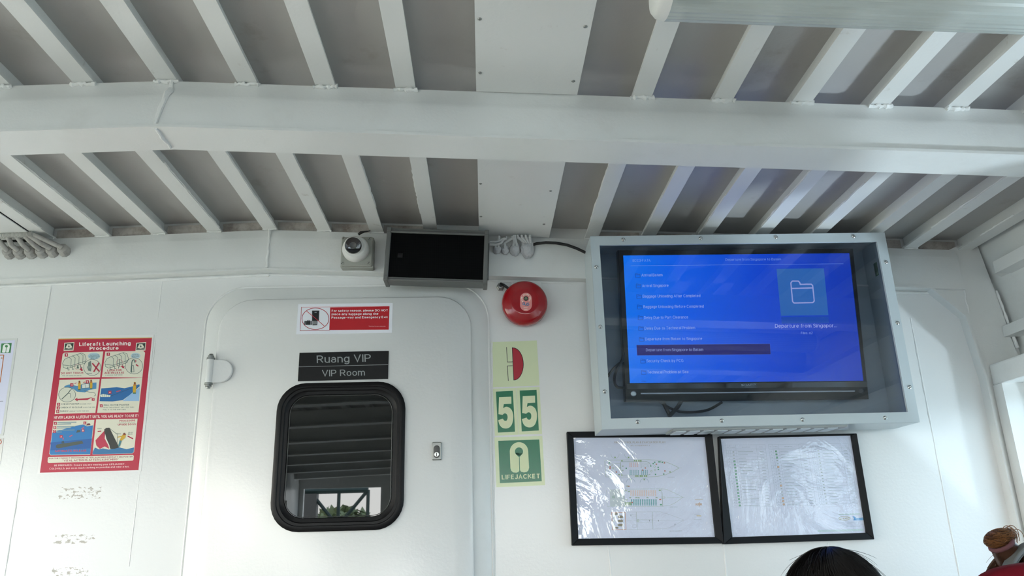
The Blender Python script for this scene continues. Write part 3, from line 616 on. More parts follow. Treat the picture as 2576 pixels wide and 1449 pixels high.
for i, ch in enumerate('FIRE ALARM BELL'):
    if ch == ' ': continue
    a = math.radians(-218+256*i/14); r = 72; x, y = cx+r*math.cos(a), 572+r*math.sin(a); tx, ty = -math.sin(a), math.cos(a); hw = 5 if ch == 'I' else 11
    p.text('f1ece0', ch, (x-tx*hw, y-ty*hw), (x+tx*hw, y+ty*hw), 30, .02, 4, up=(math.cos(a), math.sin(a)))
p.line('1d6f9c', [(762, 690), (772, 660), (800, 656), (806, 676), (790, 690), (815, 704), (842, 706), (850, 668), (885, 664)], 13, 3); p.line('1d6f9c', [(842, 700), (868, 712), (892, 696), (890, 682)], 13, 3); p.line('3b93b8', [(770, 700), (800, 694)], 12, 4)
for y, x0, x1 in ((758, 785, 862), (790, 796, 858)): p.line('eadfd4', [(x0, y), (x1, y)], 9, 3)
p.build(t)
hx_ = U(1259, 721, -.01)
t2 = thing('cable_gland', 'small metal cable gland with black lead beside the fire bell', 'cable gland', (hx_.x, 0, hx_.z))
MB().lathe((hx_.x, 0, hx_.z), (0, -1, 0), [(.0135, 0), (.0135, .010), (.011, .012), (.0095, .020), (.006, .021)], 6).obj('hex_nut', 'dull_steel', t2, smooth=20)
MB().tube([hx_+Vector((0, -.006, 0)), hx_+Vector((.001, -.026, .001)), hx_+Vector((.010, -.032, -.005)), hx_+Vector((.024, -.026, -.014)), hx_+Vector((.040, -.014, -.022))], .0048, 10).obj('lead', 'black_cable', t2)

# ---- speaker
Z5 = (840, 540, 3.903)
def Q5(x, y, Y): return U(Z5[0]+x/Z5[2], Z5[1]+y/Z5[2], Y)
YS = -.135
TL, TR, BR, BL = Q5(508, 118, YS), Q5(1522, 152, YS), Q5(1508, 682, YS), Q5(500, 650, YS)
c = (TL+TR+BR+BL)/4; ex = ((TR-TL)+(BR-BL)).normalized(); ez = Vector((-ex.z, 0, ex.x)); W = ((TR-TL).length+(BR-BL).length)/4; H = ((TL-BL).length+(TR-BR).length)/4
t = thing('wall_speaker', 'black column loudspeaker with grey metal frame above the door', 'speaker', (c.x, -.09, c.z-H))
def spk(x0, x1, z0, z1, y0, y1, name, mt, bevel=0, parent=t):
    return MB().hexa([c+ex*x+ez*z+Vector((0, y-YS, 0)) for x, y, z in ((x0, y0, z0), (x1, y0, z0), (x1, y1, z0), (x0, y1, z0), (x0, y0, z1), (x1, y0, z1), (x1, y1, z1), (x0, y1, z1))]).obj(name, mt, parent, smooth=30, bevel=bevel)
spk(-W+.008, W-.008, -H+.012, H-.014, YS+.012, -.062, 'body', 'alu', .004)
spk(-W+.012, W-.012, -H+.016, H-.020, YS+.002, YS+.014, 'grille', 'grille')
for z0, z1 in ((-H+.002, -H+.0145), (H-.020, H-.003)):
    r = spk(-W+.010, W-.010, z0, z1, YS-.002, YS+.055, 'frame_rail', 'alu', .003)
    spk(-W+.011, W-.011, (z0+z1)/2-.0012, (z0+z1)/2+.0008, YS-.0028, YS-.001, 'groove', 'dark_steel', 0, r)
for s in (-1, 1):
    e = spk(s*W-(.0 if s < 0 else .0145), s*W+(.0145 if s < 0 else 0), -H, H, YS-.004, -.070, 'end_cap', 'alu', .003)
    for z in (-H+.008, H-.010): spk(s*(W-.0075)-.0065, s*(W-.0075)+.0065, z-.007, z+.007, YS-.008, YS-.003, 'corner_lug', 'alu', .002, e)
    spk(s*(W+.0012)-.0012, s*(W+.0012)+.0012, -.05, .055, YS+.02, -.045, 'side_bracket', 'dark_steel', .001)
    spk(s*(W-.03)-.012, s*(W-.03)+.012, -.045, .045, -.066, -.036, 'wall_mount', 'dark_steel')
bd = Q5(650, 398, YS); 
spk((bd-c).dot(ex)-.008, (bd-c).dot(ex)+.008, (bd-c).dot(ez)-.0075, (bd-c).dot(ez)+.0075, YS+.0006, YS+.0022, 'badge', 'black_plastic', .001)

# ---- dome camera on junction box
t = thing('security_camera', 'white eyeball security camera on a grey junction box beside the speaker', 'camera', Q5(225, 510, -.035))
YJ = -.082
j0, j1 = Q5(60, 508, YJ), Q5(386, 212, YJ)
MB().loft([rr(j0.x, j1.x, j0.z, j1.z, .004, -.036), rr(j0.x-.001, j1.x+.001, j0.z-.001, j1.z+.001, .004, YJ+.014), rr(j0.x+.002, j1.x-.002, j0.z+.002, j1.z-.002, .005, YJ+.013), rr(j0.x+.001, j1.x-.001, j0.z+.001, j1.z-.001, .006, YJ+.003), rr(j0.x+.004, j1.x-.004, j0.z+.004, j1.z-.004, .006, YJ)]).obj('junction_box', 'cam_box', t, smooth=30)
for x, y in ((94, 233), (350, 236), (83, 476), (341, 476)):
    q = Q5(x, y, YJ); so = MB().lathe(q, (0, -1, 0), [(.0056, 0), (.0056, .0015), (.005, .002)], 18).obj('screw', 'cam_box', t)
    a = random.uniform(.5, 1.2); d = Vector((math.cos(a), 0, math.sin(a)))*.0046; e = Vector((-math.sin(a), 0, math.cos(a)))*.0007
    MB().prism([q+d+e+Vector((0, -.0023, 0)), q-d+e+Vector((0, -.0023, 0)), q-d-e+Vector((0, -.0023, 0)), q+d-e+Vector((0, -.0023, 0))], (0, .0006, 0)).obj('slot', 'void', so, smooth=0)
dc = Q5(212, 334, YJ-.01); rd = .0335*(1.0)
rd = (Q5(343, 334, YJ-.01).x-Q5(80, 334, YJ-.01).x)/2
MB().lathe((dc.x, YJ, dc.z), (0, -1, 0), [(rd, 0), (rd, .010), (rd*.96, .017), (rd*.86, .024), (rd*.78, .027), (rd*.5, .027)], 40).obj('dome_base', 'cam_white', t)
bcn = Q5(196, 308, YJ-.022); look = Vector((.06, -1, -.30)).normalized(); rb_ = rd*.74
MB().lathe(bcn-look*rb_*.95, look, [(rb_*math.sin(PI*i/20), rb_-rb_*math.cos(PI*i/20)) for i in range(1, 16)]+[(rb_*.66, rb_*1.70), (rb_*.1, rb_*1.70)], 40).obj('eyeball', 'cam_white', t)
lo = bcn-look*rb_*.95+look*rb_*1.72
ln = MB().lathe(lo, look, [(rb_*.84, -.004), (rb_*.82, .0010), (rb_*.76, .0035), (rb_*.72, .0030), (.0001, .0030)], 36).obj('lens_window', 'lens', t)
MB().lathe(lo, look, [(rb_*.34, .0025), (rb_*.34, .0046), (rb_*.26, .0042), (rb_*.22, .0034), (.0001, .0034)], 24).obj('lens', 'dark_steel', ln)
tag(MB().tube([Q5(240, 196, -.050), Q5(265, 176, -.052), Q5(300, 168, -.050), Q5(340, 162, -.045), Q5(380, 148, -.040), Q5(420, 130, -.035)], [.004, .005, .003, .0016, .0016, .0016], 8).obj('camera_lead', 'black_cable'), 'short black lead above the security camera', 'cable')

# ---- cable bundles
def gland(q, n, r=.0125): return [(r*1.05, 0), (r*1.05, .006), (r*.92, .008), (r*.92, .018), (r*.78, .024), (r*.5, .025)]
Z0 = (0, 560, 7.247)
def Q0(x, y, Y): return U(Z0[0]+x/Z0[2], Z0[1]+y/Z0[2], Y)
t = thing('cable_bundle', 'row of grey cables in glands under corrugated conduit at the far left', 'cables', Q0(600, 600, -.034))
ends = [(165, 560), (360, 560), (565, 555), (765, 545), (955, 530), (1165, 515)]; tops = [(-120, 230), (140, 250), (300, 240), (440, 228), (520, 222), (580, 212)]
mids = [(40, 400), (215, 420), (430, 420), (620, 410), (760, 390), (860, 330)]
for e, m_, tp in zip(ends, mids, tops):
    a = Q0(e[0]+20, e[1]+12, -.036); m2 = Q0(*m_, -.072); e2 = Q0(e[0]-45, e[1]-65, -.062); tt = Q0(*tp, -.085)
    d = (e2-a).normalized()
    g_ = MB().lathe(a-d*.006, d, [(.0190, 0), (.0190, .008), (.0165, .010), (.0180, .020), (.0165, .028), (.0115, .032), (.008, .032)], 10).obj('gland', 'grey_cable', t)
    MB().tube([a, e2, m2.lerp(e2, .3), m2, tt.lerp(m2, .3), tt], .0080, 12).obj('cable', 'grey_cable', t)
cp = [Q0(x, y, -.088) for x, y in ((-700, 250), (-400, 245), (-100, 240), (100, 232), (250, 226), (400, 222), (520, 214), (600, 200))]
pts = [cp[i].lerp(cp[i+1], k/12) for i in range(len(cp)-1) for k in range(12)]
MB().tube(pts, [.0088+(.0013 if i % 2 else -.0009) for i in range(len(pts))], 10).obj('conduit', 'conduit', t)
vb = [Q0(-300, 262, -.030), Q0(560, 250, -.030), Q0(520, 360, -.030), Q0(-300, 372, -.030)]
MB().prism([Q0(-400, 262, -.0345), Q0(600, 246, -.0345), Q0(520, 350, -.0345), Q0(-400, 372, -.0345)], (0, .0005, 0)).obj('cable_hole', 'void', t, smooth=0)
t2 = thing('cable_bundle', 'white cables with lumpy sealant beside the speaker', 'cables', Q5(1750, 400, -.034))
for (gx, gy, r), tops in (((1600, 340, .0135), ((1690, 235), (1620, 230))), ((1678, 345, .013), ((1750, 232),)), ((1778, 345, .018), ((1768, 225), (1778, 225))), ((1900, 345, .024), ((1805, 222), (1845, 222), (1885, 222), (1925, 222)))):
    q = Q5(gx, gy, -.040)
    b = MB(); b.ball(q, r, r*.8, r*1.25, 14, 10); b.v = [tuple(Vector(v)+(Vector(v)-q)*random.uniform(-.14, .14)) for v in b.v]
    so = b.obj('sealant', 'sealant', t2, smooth=80)
    for k, tp in enumerate(tops):
        off = (k-(len(tops)-1)/2)*.010
        MB().tube([q+Vector((off, 0, .0)), q+Vector((off, -.014, r*.9)), Q5(gx+off*2000, gy-70, -.058), Q5(*tp, -.068), Q5(tp[0], tp[1]-18, -.066)], .0044, 9).obj('cable', 'white_cable', t2)
for y0, y1 in ((265, 250), (292, 262)):
    MB().tube([Q5(1530, y0, -.060), Q5(1590, y0+2, -.062), Q5(1640, y0-14, -.064), Q5(1675, 232, -.066)], .0044, 9).obj('cable', 'white_cable', t2)
tag(MB().tube([Q5(1945, 300, -.040), Q5(1990, 284, -.044), Q5(2080, 274, -.050), Q5(2180, 278, -.055), Q5(2290, 298, -.058), Q5(2380, 330, -.060), Q5(2470, 372, -.062)], .0048, 10).obj('black_lead', 'black_cable'), 'black lead running from the sealant lump to the television cabinet', 'cable')

# ================================================================== TELEVISION CABINET
Z6 = (1440, 570, 2.683)
def Q6(x, y, Y): return U(Z6[0]+x/Z6[2], Z6[1]+y/Z6[2], Y)
YF, YBK = -.19, -.032
cTL, cTR, cBR, cBL = Q6(117, 63, YF), Q6(2106, 39, YF), Q6(2353, 1326, YF), Q6(205, 1360, YF)
cx0, cx1 = (cTL.x+cBL.x)/2, (cTR.x+cBR.x)/2; cz0, cz1 = (cBL.z+cBR.z)/2, (cTL.z+cTR.z)/2
cab = thing('television_cabinet', 'white screwed metal cabinet with clear front holding the television', 'cabinet', ((cx0+cx1)/2, -.1, cz0))
t_ = .004
MB().box(cx0, cx0+t_, YF+.0101, YBK, cz0+t_, cz1-t_).obj('side_panel', 'cabinet', cab, smooth=0); MB().box(cx1-t_, cx1, YF+.0101, YBK, cz0+t_, cz1-t_).obj('side_panel', 'cabinet', cab, smooth=0)
MB().box(cx0, cx1, YF+.0101, YBK, cz1-t_, cz1).obj('top_panel', 'cabinet', cab, smooth=0)
bot = MB().box(cx0, cx1, YF+.0101, YBK, cz0, cz0+t_).obj('bottom_panel', 'cabinet', cab, smooth=0)
MB().box(cx0+t_, cx1-t_, YBK-.004, YBK, cz0+t_, cz1-t_).obj('back_panel', 'cabinet_inside', cab, smooth=0)
for x in (cx0+.2, cx1-.2): MB().box(x-.03, x+.03, YBK, 0, cz1-.20, cz1-.14).obj('wall_bracket', 'cabinet', cab, smooth=0)
i0, i1 = (Q6(182, 125, YF).x+Q6(262, 1290, YF).x)/2, (Q6(2055, 97, YF).x+Q6(2270, 1255, YF).x)/2; k0, k1 = (Q6(262, 1290, YF).z+Q6(2270, 1255, YF).z)/2, (Q6(182, 125, YF).z+Q6(2055, 97, YF).z)/2
fr = MB(); L4 = lambda x0, x1, z0, z1, y: [Vector((x0, y, z0)), Vector((x1, y, z0)), Vector((x1, y, z1)), Vector((x0, y, z1))]
fr.loft([L4(cx0, cx1, cz0, cz1, YF+.006), L4(cx0, cx1, cz0, cz1, YF+.002), L4(i0, i1, k0, k1, YF+.002), L4(i0, i1, k0, k1, YF+.010), L4(cx0, cx1, cz0, cz1, YF+.010)], False, False).obj('front_frame', 'cabinet', cab, smooth=0)
MB().box(i0-.004, i1+.004, YF+.0105, YF+.0135, k0-.004, k1+.004).obj('clear_front', 'acrylic', cab, smooth=0)
for x, y in ((343, 88), (866, 79), (1374, 72), (1897, 66), (161, 273), (188, 676), (219, 1114), (2117, 240), (2195, 650), (2277, 1084), (440, 1318), (1009, 1310), (1554, 1303), (2111, 1291)):
    q = Q6(x, y, YF+.002); MB().lathe(q, (0, -1, 0), [(.0062, 0), (.0062, .001), (.0055, .0022), (.0030, .0034), (.0012, .0030), (.0001, .0022)], 14).obj('screw', 'steel', cab)
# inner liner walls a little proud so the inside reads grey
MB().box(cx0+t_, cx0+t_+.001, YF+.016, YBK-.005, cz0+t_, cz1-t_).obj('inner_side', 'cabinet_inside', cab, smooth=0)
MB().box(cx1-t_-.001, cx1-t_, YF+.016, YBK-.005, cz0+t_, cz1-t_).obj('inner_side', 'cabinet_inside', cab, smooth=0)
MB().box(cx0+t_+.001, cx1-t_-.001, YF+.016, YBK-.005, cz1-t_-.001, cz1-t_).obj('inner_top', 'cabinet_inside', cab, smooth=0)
# vent grille under the cabinet
Zu = (1500, 1060, 3.39)
def QU(x, y): return UZ(Zu[0]+x/Zu[2], Zu[1]+y/Zu[2], cz0)
va, vb_ = QU(640, 72), QU(2060, 56); vx0, vx1 = va.x, vb_.x; vy0, vy1 = YF+.030, YBK-.030
vg = MB().loft([[Vector(p) for p in ((vx0, vy0, cz0), (vx1, vy0, cz0), (vx1, vy1, cz0), (vx0, vy1, cz0))], [Vector(p) for p in ((vx0, vy0, cz0-.005), (vx1, vy0, cz0-.005), (vx1, vy1, cz0-.005), (vx0, vy1, cz0-.005))]]).obj('vent_grille', 'grille_grey', cab, smooth=0)
for i in range(12):
    xa = vx0+.012+(vx1-vx0-.024)*i/12; xb = xa+(vx1-vx0-.024)/12*.72
    MB().box(xa, xb, vy0+.012, vy1-.008, cz0-.0075, cz0-.005).obj('slat', 'cabinet', vg, smooth=0)
# green sticker inside, cream block inside bottom corner
q = Q6(1978, 295, -.10)
tag(MB().box(cx1-t_-.0022, cx1-t_-.0012, -.118, -.098, q.z-.022, q.z+.022).obj('green_tag', mat('tag_green', (.01, .10, .035), .4)), 'small dark green tag stuck inside the cabinet side', 'tag')
q = Q6(325, 1272, -.15); tag(MB().box(cx0+.02, cx0+.075, -.155, -.125, cz0+t_, cz0+t_+.012).obj('cream_block', mat('cream', (.62, .60, .46), .5), bevel=.002), 'small cream plastic block in the cabinet bottom corner', 'block')

# ---- television (tilted forward a little)
yt, yb2 = -.148, -.100
n_tv = None
pT = Q6(1100, 188, yt); pB = Q6(1170, 1045, yb2)
upv = (Vector((0, pT.y, pT.z))-Vector((0, pB.y, pB.z))).normalized(); ntv = Vector((0, -upv.z, upv.y)).normalized()   # facing the room, slightly down
if ntv.y > 0: ntv = -ntv
def TV(x, y, off=0): return UP(x, y, pB+ntv*off, ntv)
def Q7(x, y, off=0): return TV(Z6[0]+x/Z6[2], Z6[1]+y/Z6[2], off)
tv = thing('television', 'flat television showing a blue folder menu', 'television', Q7(1180, 1180))
o4 = [Q7(305, 160), Q7(1893, 147), Q7(2000, 1165), Q7(357, 1184)]; s4 = [Q7(343, 196), Q7(1868, 180), Q7(1963, 1040), Q7(388, 1056)]
def sh(p, k, d): c = sum(p, Vector())/4; return [c+(v-c)*k+ntv*d for v in p]
MB().loft([sh(o4, .97, -.035), sh(o4, 1, -.028), sh(o4, 1, .0), sh(o4, .994, .003), sh(s4, 1.002, .003), sh(s4, 1.002, -.001)], True, False).obj('bezel', 'black_plastic', tv, smooth=30)
scr = mat('screen', (0, 0, 0), .12); n = scr.node_tree.nodes; L = scr.node_tree.links
tc = n.new('ShaderNodeTexCoord'); sx = n.new('ShaderNodeSeparateXYZ'); rp = n.new('ShaderNodeValToRGB'); L.new(tc.outputs['Generated'], sx.inputs[0]); L.new(sx.outputs['X'], rp.inputs[0])
e = rp.color_ramp.elements; e[0].position = 0; e[0].color = (.0, .25, 1.25, 1); e[1].position = 1; e[1].color = (.004, .050, .62, 1)
for pos, cc in ((.25, (.0, .155, 1.15, 1)), (.6, (.003, .085, .90, 1))): q = e.new(pos); q.color = cc
L.new(rp.outputs[0], n['Principled BSDF'].inputs['Emission Color']); n['Principled BSDF'].inputs['Emission Strength'].default_value = .88
so = MB().prism(s4, -ntv*.002).obj('screen', 'screen', tv, smooth=0)
def em(h, k=1.0):
    key = 'glow_'+h
    return M.get(key) or mat(key, (0, 0, 0), .4, emit=(hexc(h), k))
p = Print(TV, ntv, Z6); p.part('menu')
p.line(em('6c93e8'), [(396, 265), (1828, 251)], 2.2, 2)
WH = em('a9b8f4'); 
p.text(em('7fa4ea'), '8CC3-FA7A', (405, 238), (527, 237), 17, -.004); p.text(em('7a9ce6'), 'Departure from Singapore to Batam', (1032, 231), (1408, 228), 17, -.004)
p.poly(em('1c1173'), [(432, 799), (1333, 791), (1338, 862), (437, 870)], 1); p.line(em('4d6ad8'), [(432, 799), (1333, 791), (1338, 862), (437, 870)], 1.6, 2, True)
FD = em('123c9a')
rows = [('Arrival Batam', 465, 608, 338, 336), ('Arrival Singapore', 470, 649, 409, 406), ('Baggage Unloading After Completed', 474, 863, 480, 476), ('Baggage Unloading Before Completed', 478, 886, 551, 547), ('Delay Due to Port Clearance', 483, 781, 624, 620), ('Delay Due to Technical Problem', 487, 828, 696, 692), ('Departure from Batam to Singapore', 491, 875, 769, 765), ('Departure from Singapore to Batam', 496, 882, 842, 839), ('Security Check by PCG', 500, 749, 916, 914), ('Technical Problem at Sea', 505, 782, 992, 989)]
for i, (s_, x0, x1, ya, yb) in enumerate(rows):
    p.text(WH, s_, (x0, ya), (x1, yb), 19.5, -.002)
    fx, fy = x0-40, ya-22; c_ = em('2a2f86') if i == 7 else FD
    p.line(c_, [(fx, fy+27), (fx, fy), (fx+11, fy), (fx+14, fy+5), (fx+31, fy+4), (fx+32, fy+27)], 2.6, 3, True); p.line(c_, [(fx, fy+10), (fx+32, fy+9)], 2.2, 3)
p.line(FD, [(467, 1046), (470, 1043), (482, 1042), (485, 1046), (497, 1045)], 2.4, 3)
p.poly(em('2c6fc4'), [(1377, 285), (1697, 282), (1728, 598), (1407, 602)], 1); p.poly(em('1550c0'), [(1409, 611), (1728, 607), (1732, 650), (1413, 655)], 1)
FB = em('b0b2ef')
p.line(FB, [(1474, 380), (1484, 368), (1524, 368), (1534, 378), (1537, 390), (1612, 389), (1621, 398), (1632, 502), (1622, 513), (1496, 516), (1486, 506)], 8, 3, True); p.line(FB, [(1479, 418), (1622, 414)], 8, 3)
p.text(em('b9bbf0'), 'Departure from Singapor...', (1367, 683), (1784, 680), 25, -.002); p.text(em('9fb0ee'), 'Files: 62', (1542, 727), (1621, 726), 17, -.004)
p.build(so)
# lower chin: glossy strip, silver line, brand, round marks
MB().prism([Q7(368, 1062, .0034), Q7(1990, 1046, .0034), Q7(1992, 1082, .0034), Q7(370, 1096, .0034)], -ntv*.001).obj('gloss_strip', mat('gloss_black', (.01, .01, .011), .04, coat=1), tv, smooth=0)
MB().tube([Q7(462, 1127, .004), Q7(1180, 1119, .004), Q7(1905, 1110, .004)], .0021, 8).obj('silver_line', mat('silver', (.85, .86, .87), .3), tv)
for x, y, mt in ((412, 1128, 'steel'), (1948, 1110, 'dark_steel')): MB().lathe(Q7(x, y, .003), ntv, [(.0085, 0), (.0085, .0012), (.0065, .002), (.006, .0012), (.0001, .0012)], 24).obj('button', mt, tv)
p = Print(lambda x, y: TV(x, y, .0036), ntv, Z6); p.part('brand_lettering'); p.text('b9bdbe', 'SHARP', (1139, 1076), (1238, 1074), 13, .02, 2)
for x0, x1, y0, y1 in ((600, 885, 1139, 1135), (1475, 1755, 1130, 1126)):
    for i in range(24): p.rect('3c4041', x0+(x1-x0)*i/24, y0+(y1-y0)*i/24-2, x0+(x1-x0)*i/24+5, y0+(y1-y0)*i/24+2, 1)
p.build(tv)
MB().box((cx0+cx1)/2-.1, (cx0+cx1)/2+.1, -.085, YBK-.004, (cz0+cz1)/2-.06, (cz0+cz1)/2+.12).obj('wall_mount', 'dark_steel', tv, smooth=0)
def cbl(pts, r, label, y=-.075):
    P = [Q6(a, c, y) for a, c in pts]; Q = []
    for i in range(len(P)-1):
        p0, p1, p2, p3 = P[max(i-1, 0)], P[i], P[i+1], P[min(i+2, len(P)-1)]
        for k in range(6):
            s = k/6; Q.append(.5*((2*p1)+(p2-p0)*s+(2*p0-5*p1+4*p2-p3)*s*s+(3*p1-p0-3*p2+p3)*s**3))
    tag(MB().tube(Q+[P[-1]], r, 8).obj('television_lead', 'black_cable'), label, 'cable')
cbl([(345, 850), (335, 900), (300, 960), (283, 1030), (300, 1080), (352, 1090)], .0045, 'black lead looping out at the left of the television', -.12)
cbl([(346, 905), (300, 935), (255, 985), (240, 1015)], .0035, 'thin black lead slanting to the cabinet left side', -.12)
cbl([(580, 1175), (640, 1215), (720, 1248), (820, 1252), (920, 1235), (1010, 1185)], .0040, 'black lead hanging in a long loop under the television', -.08)
cbl([(610, 1180), (635, 1230), (660, 1280)], .0062, 'thick black lead dropping under the television, left strand', -.08)
cbl([(735, 1178), (705, 1225), (650, 1282)], .0062, 'thick black lead crossing under the television, right strand', -.09)

# ================================================================== FRAMED PLANS
def pframe(label, o, i, zoom, th=.024):
    Yf = -th; oq = qd(o, Yf, zoom); iq = qd(i, Yf+.006, zoom); c = sum(oq, Vector())/4
    t = thing('picture_frame', label, 'picture frame', (c.x, 0, min(p.z for p in oq)))
    im = [p+(c-p).normalized()*-.004 for p in iq]; back = Vector((0, th-.001, 0))
    for k in range(4):     # four mitred bars
        k2 = (k+1) % 4
        MB().hexa([oq[k]+back, oq[k2]+back, iq[k2]+Vector((0, th-.007, 0)), iq[k]+Vector((0, th-.007, 0)), oq[k], oq[k2], iq[k2]+Vector((0, -.001, 0)), iq[k]+Vector((0, -.001, 0))]).obj('frame_bar', 'black_frame', t, smooth=0, bevel=.0015)
    Yp = -th+.012
    pq = [v+Vector((0, 0, 0)) for v in im]
    sheet('paper', [Vector((v.x, Yp, v.z)) for v in im], 'paper', t, .001)
    fq = [Vector((v.x, Yp-.003, v.z)) for v in im]
    N = 24; b = MB(); vs = []
    for a in range(N+1):
        for e_ in range(N+1):
            u, v = e_/N, a/N; q = fq[0].lerp(fq[1], u).lerp(fq[3].lerp(fq[2], u), v)
            vs.append(q)
    b.add(vs, [(a*(N+1)+e_, a*(N+1)+e_+1, (a+1)*(N+1)+e_+1, (a+1)*(N+1)+e_) for a in range(N) for e_ in range(N)])
    b.obj('plastic_film', 'film', t, smooth=80)
    return t, Print(WALL(Yp), FRONT, zoom)
ZL = (1430, 1080, 4.83)
t, p = pframe('black framed ship deck plan, left of the two frames under the television', [(-18, 28), (1745, 8), (1888, 1388), (45, 1414)], [(62, 100), (1662, 92), (1784, 1308), (122, 1328)], ZL)
p.part('lettering')
p.text('a39a90', 'FIRE CONTROL PLAN & EVACUATION PLAN', (556, 172), (1176, 168), 24, .004); p.text('a39a90', 'MV. WATERFRONT 2', (756, 206), (990, 203), 15, .0)
p.text('8b96a0', 'MAIN DECK', (1206, 588), (1290, 587), 10); p.text('8b96a0', 'UPPER DECK', (1230, 951), (1326, 949), 11); p.text('8b96a0', 'BELOW MAIN DECK', (1230, 1243), (1380, 1240), 12)
p.text('b5834f', 'RI', (1546, 927), (1572, 927), 28, .01); p.text('b5834f', 'R', (1600, 927), (1622, 926), 28, .01); p.line('b5834f', [(1576, 926), (1580, 898), (1592, 928), (1596, 890)], 4); p.line('b5834f', [(1592, 888), (1584, 918), (1592, 938)], 4)
for y in (850, 858): p.line('b9a58c', [(1538, y), (1632, y)], 3)
p.line('c3b59a', [(1560, 1050), (1610, 1052)], 12); p.line('a9aeb6', [(1525, 1030), (1600, 1030)], 3); p.line('a9aeb6', [(1525, 1094), (1615, 1094)], 3)
OL = '93a794'; GN = '2f8a62'; LG = '7fa06c'; TEAL = '3b9196'; PK = 'd0a59c'; RD = 'b0604a'
p.part('main_deck_plan')
hull = [(440, 380), (520, 374), (980, 370), (1080, 376), (1180, 396), (1260, 426), (1345, 470), (1260, 520), (1180, 552), (1080, 572), (980, 578), (520, 580), (455, 578)]
p.line(OL, hull, 4, 1, True); p.line(OL, [(1345, 470), (1376, 470)], 2); p.line('6f8a76', [(640, 394), (950, 392), (985, 410), (1000, 440)], 4); p.line('6f8a76', [(660, 558), (960, 558), (995, 545)], 4)
p.line(OL, [(486, 384), (490, 574)], 3); p.line(OL, [(446, 445), (488, 444)], 2); p.line(OL, [(450, 507), (489, 507)], 2); p.line('6f8a76', [(632, 394), (640, 560)], 4); p.line('6f8a76', [(880, 392), (884, 470)], 5)
for x0, y0, x1, y1 in ((563, 414, 628, 448), (566, 462, 630, 496), (900, 412, 975, 456), (916, 428, 960, 446)): p.line(OL, [(x0, y0), (x1, y0), (x1, y1), (x0, y1)], 2, 1, True)
for i, x in enumerate((742, 760, 788, 812, 836)):
    for j in range(5): p.rect(PK, x, 406+j*11, x+11, 413+j*11, 2)
for i, x in enumerate((744, 764, 790, 815, 842, 886, 908, 930, 952)):
    for j in range(5): p.rect(TEAL, x, 494+j*12, x+11, 502+j*12, 2)
for x, y, c_ in ((500, 408, GN), (512, 545, GN), (702, 474, GN), (1000, 446, GN), (1030, 418, GN), (1048, 400, GN), (1096, 396, GN), (1112, 396, GN), (1140, 402, GN), (1090, 462, GN), (1092, 488, GN), (1058, 548, GN), (1158, 544, GN), (1234, 518, LG), (1166, 408, RD), (1068, 424, RD), (1172, 506, RD), (582, 519, RD), (505, 456, RD), (505, 472, RD), (900, 496, RD), (934, 470, RD), (650, 383, LG), (650, 556, LG), (614, 552, LG), (616, 476, OL), (660, 448, OL), (660, 500, OL)):
    p.rect(c_, x-8, y-7, x+8, y+7, 2)
for x0 in (796, 822, 848, 870): p.rect(LG, x0, 372, x0+18, 390, 2)
for x0 in (812, 834, 866, 886, 918, 940): p.rect(LG, x0, 560, x0+17, 576, 2)
for x, y in ((1046, 452), (1052, 494), (1008, 510), (526, 432), (540, 470)): p.ring(LG, x, y, 10, 11, 3, 2, 12)
for x in (566, 731): p.ring('9fb1ac', x, 300, 50, 54, 3, 1, 14, 0, PI); p.rect(LG, x-9, 334, x+8, 348, 2)
for x in (590, 756, 922): p.ring('8aa0b4', x, 645, 52, 48, 4, 1, 14, PI, 2*PI); p.rect(LG, x-9, 602, x+8, 618, 2)
p.line('9fb1ac', [(590, 632), (612, 632)], 3)
p.part('upper_deck_plan')
p.line(OL, [(680, 728), (1135, 722), (1205, 734), (1280, 770), (1390, 826), (1300, 890), (1240, 920), (1150, 934), (690, 938)], 2.5, 1); p.line(OL, [(462, 735), (472, 938), (690, 938)], 2, 1); p.line(OL, [(500, 735), (680, 728)], 2, 1)
for i in range(24): p.line('a2b6a6', [(505+i*7, 738), (512+i*7, 934)], 1.6, 1)
for i in range(26): p.line('a2b6a6', [(502, 740+i*7.6), (682, 738+i*7.6)], 1.6, 1)
p.line('6f8a76', [(672, 730), (682, 936)], 5); p.line('6f8a76', [(1135, 724), (1145, 934)], 4); p.line(OL, [(1140, 830), (1410, 827)], 2)
for i in range(12):
    for j in range(7): p.rect('d4b3a2', 752+i*27, 738+j*11, 768+i*27, 745+j*11, 2)
    for j in range(7): p.rect(TEAL, 758+i*27, 850+j*11, 775+i*27, 858+j*11, 2)
for x, y, c_ in ((1110, 740, LG), (1124, 916, GN), (700, 745, OL), (735, 755, OL), (1115, 852, RD), (770, 890, RD), (750, 830, OL), (825, 830, OL), (852, 832, OL), (960, 830, OL), (1070, 830, OL), (705, 858, OL), (730, 692, RD), (716, 690, OL)): p.rect(c_, x-12, y-7, x+12, y+7, 2)
for i in range(4): p.rect(LG, 690+i*20, 884, 704+i*20, 924, 2)
p.line(OL, [(1130, 818), (1168, 816), (1168, 842), (1130, 843)], 2, 2, True); p.line(GN, [(538, 810), (540, 838)], 5); p.line(GN, [(552, 810), (554, 838)], 5)
p.part('lower_deck_plan')
p.line('b98263', [(524, 1010), (688, 1008), (700, 1216), (536, 1220)], 6, 2, True)
p.line('a3abb6', [(690, 1005), (1120, 1003), (1240, 1040), (1400, 1100), (1290, 1170), (1180, 1208), (700, 1218)], 2.5, 1); p.line('a3abb6', [(696, 1110), (1400, 1106)], 2)
for a, c_ in (((823, 1005), (836, 1214)), ((1018, 1004), (1028, 1212))): p.line('8b9a9a', [a, c_], 4)
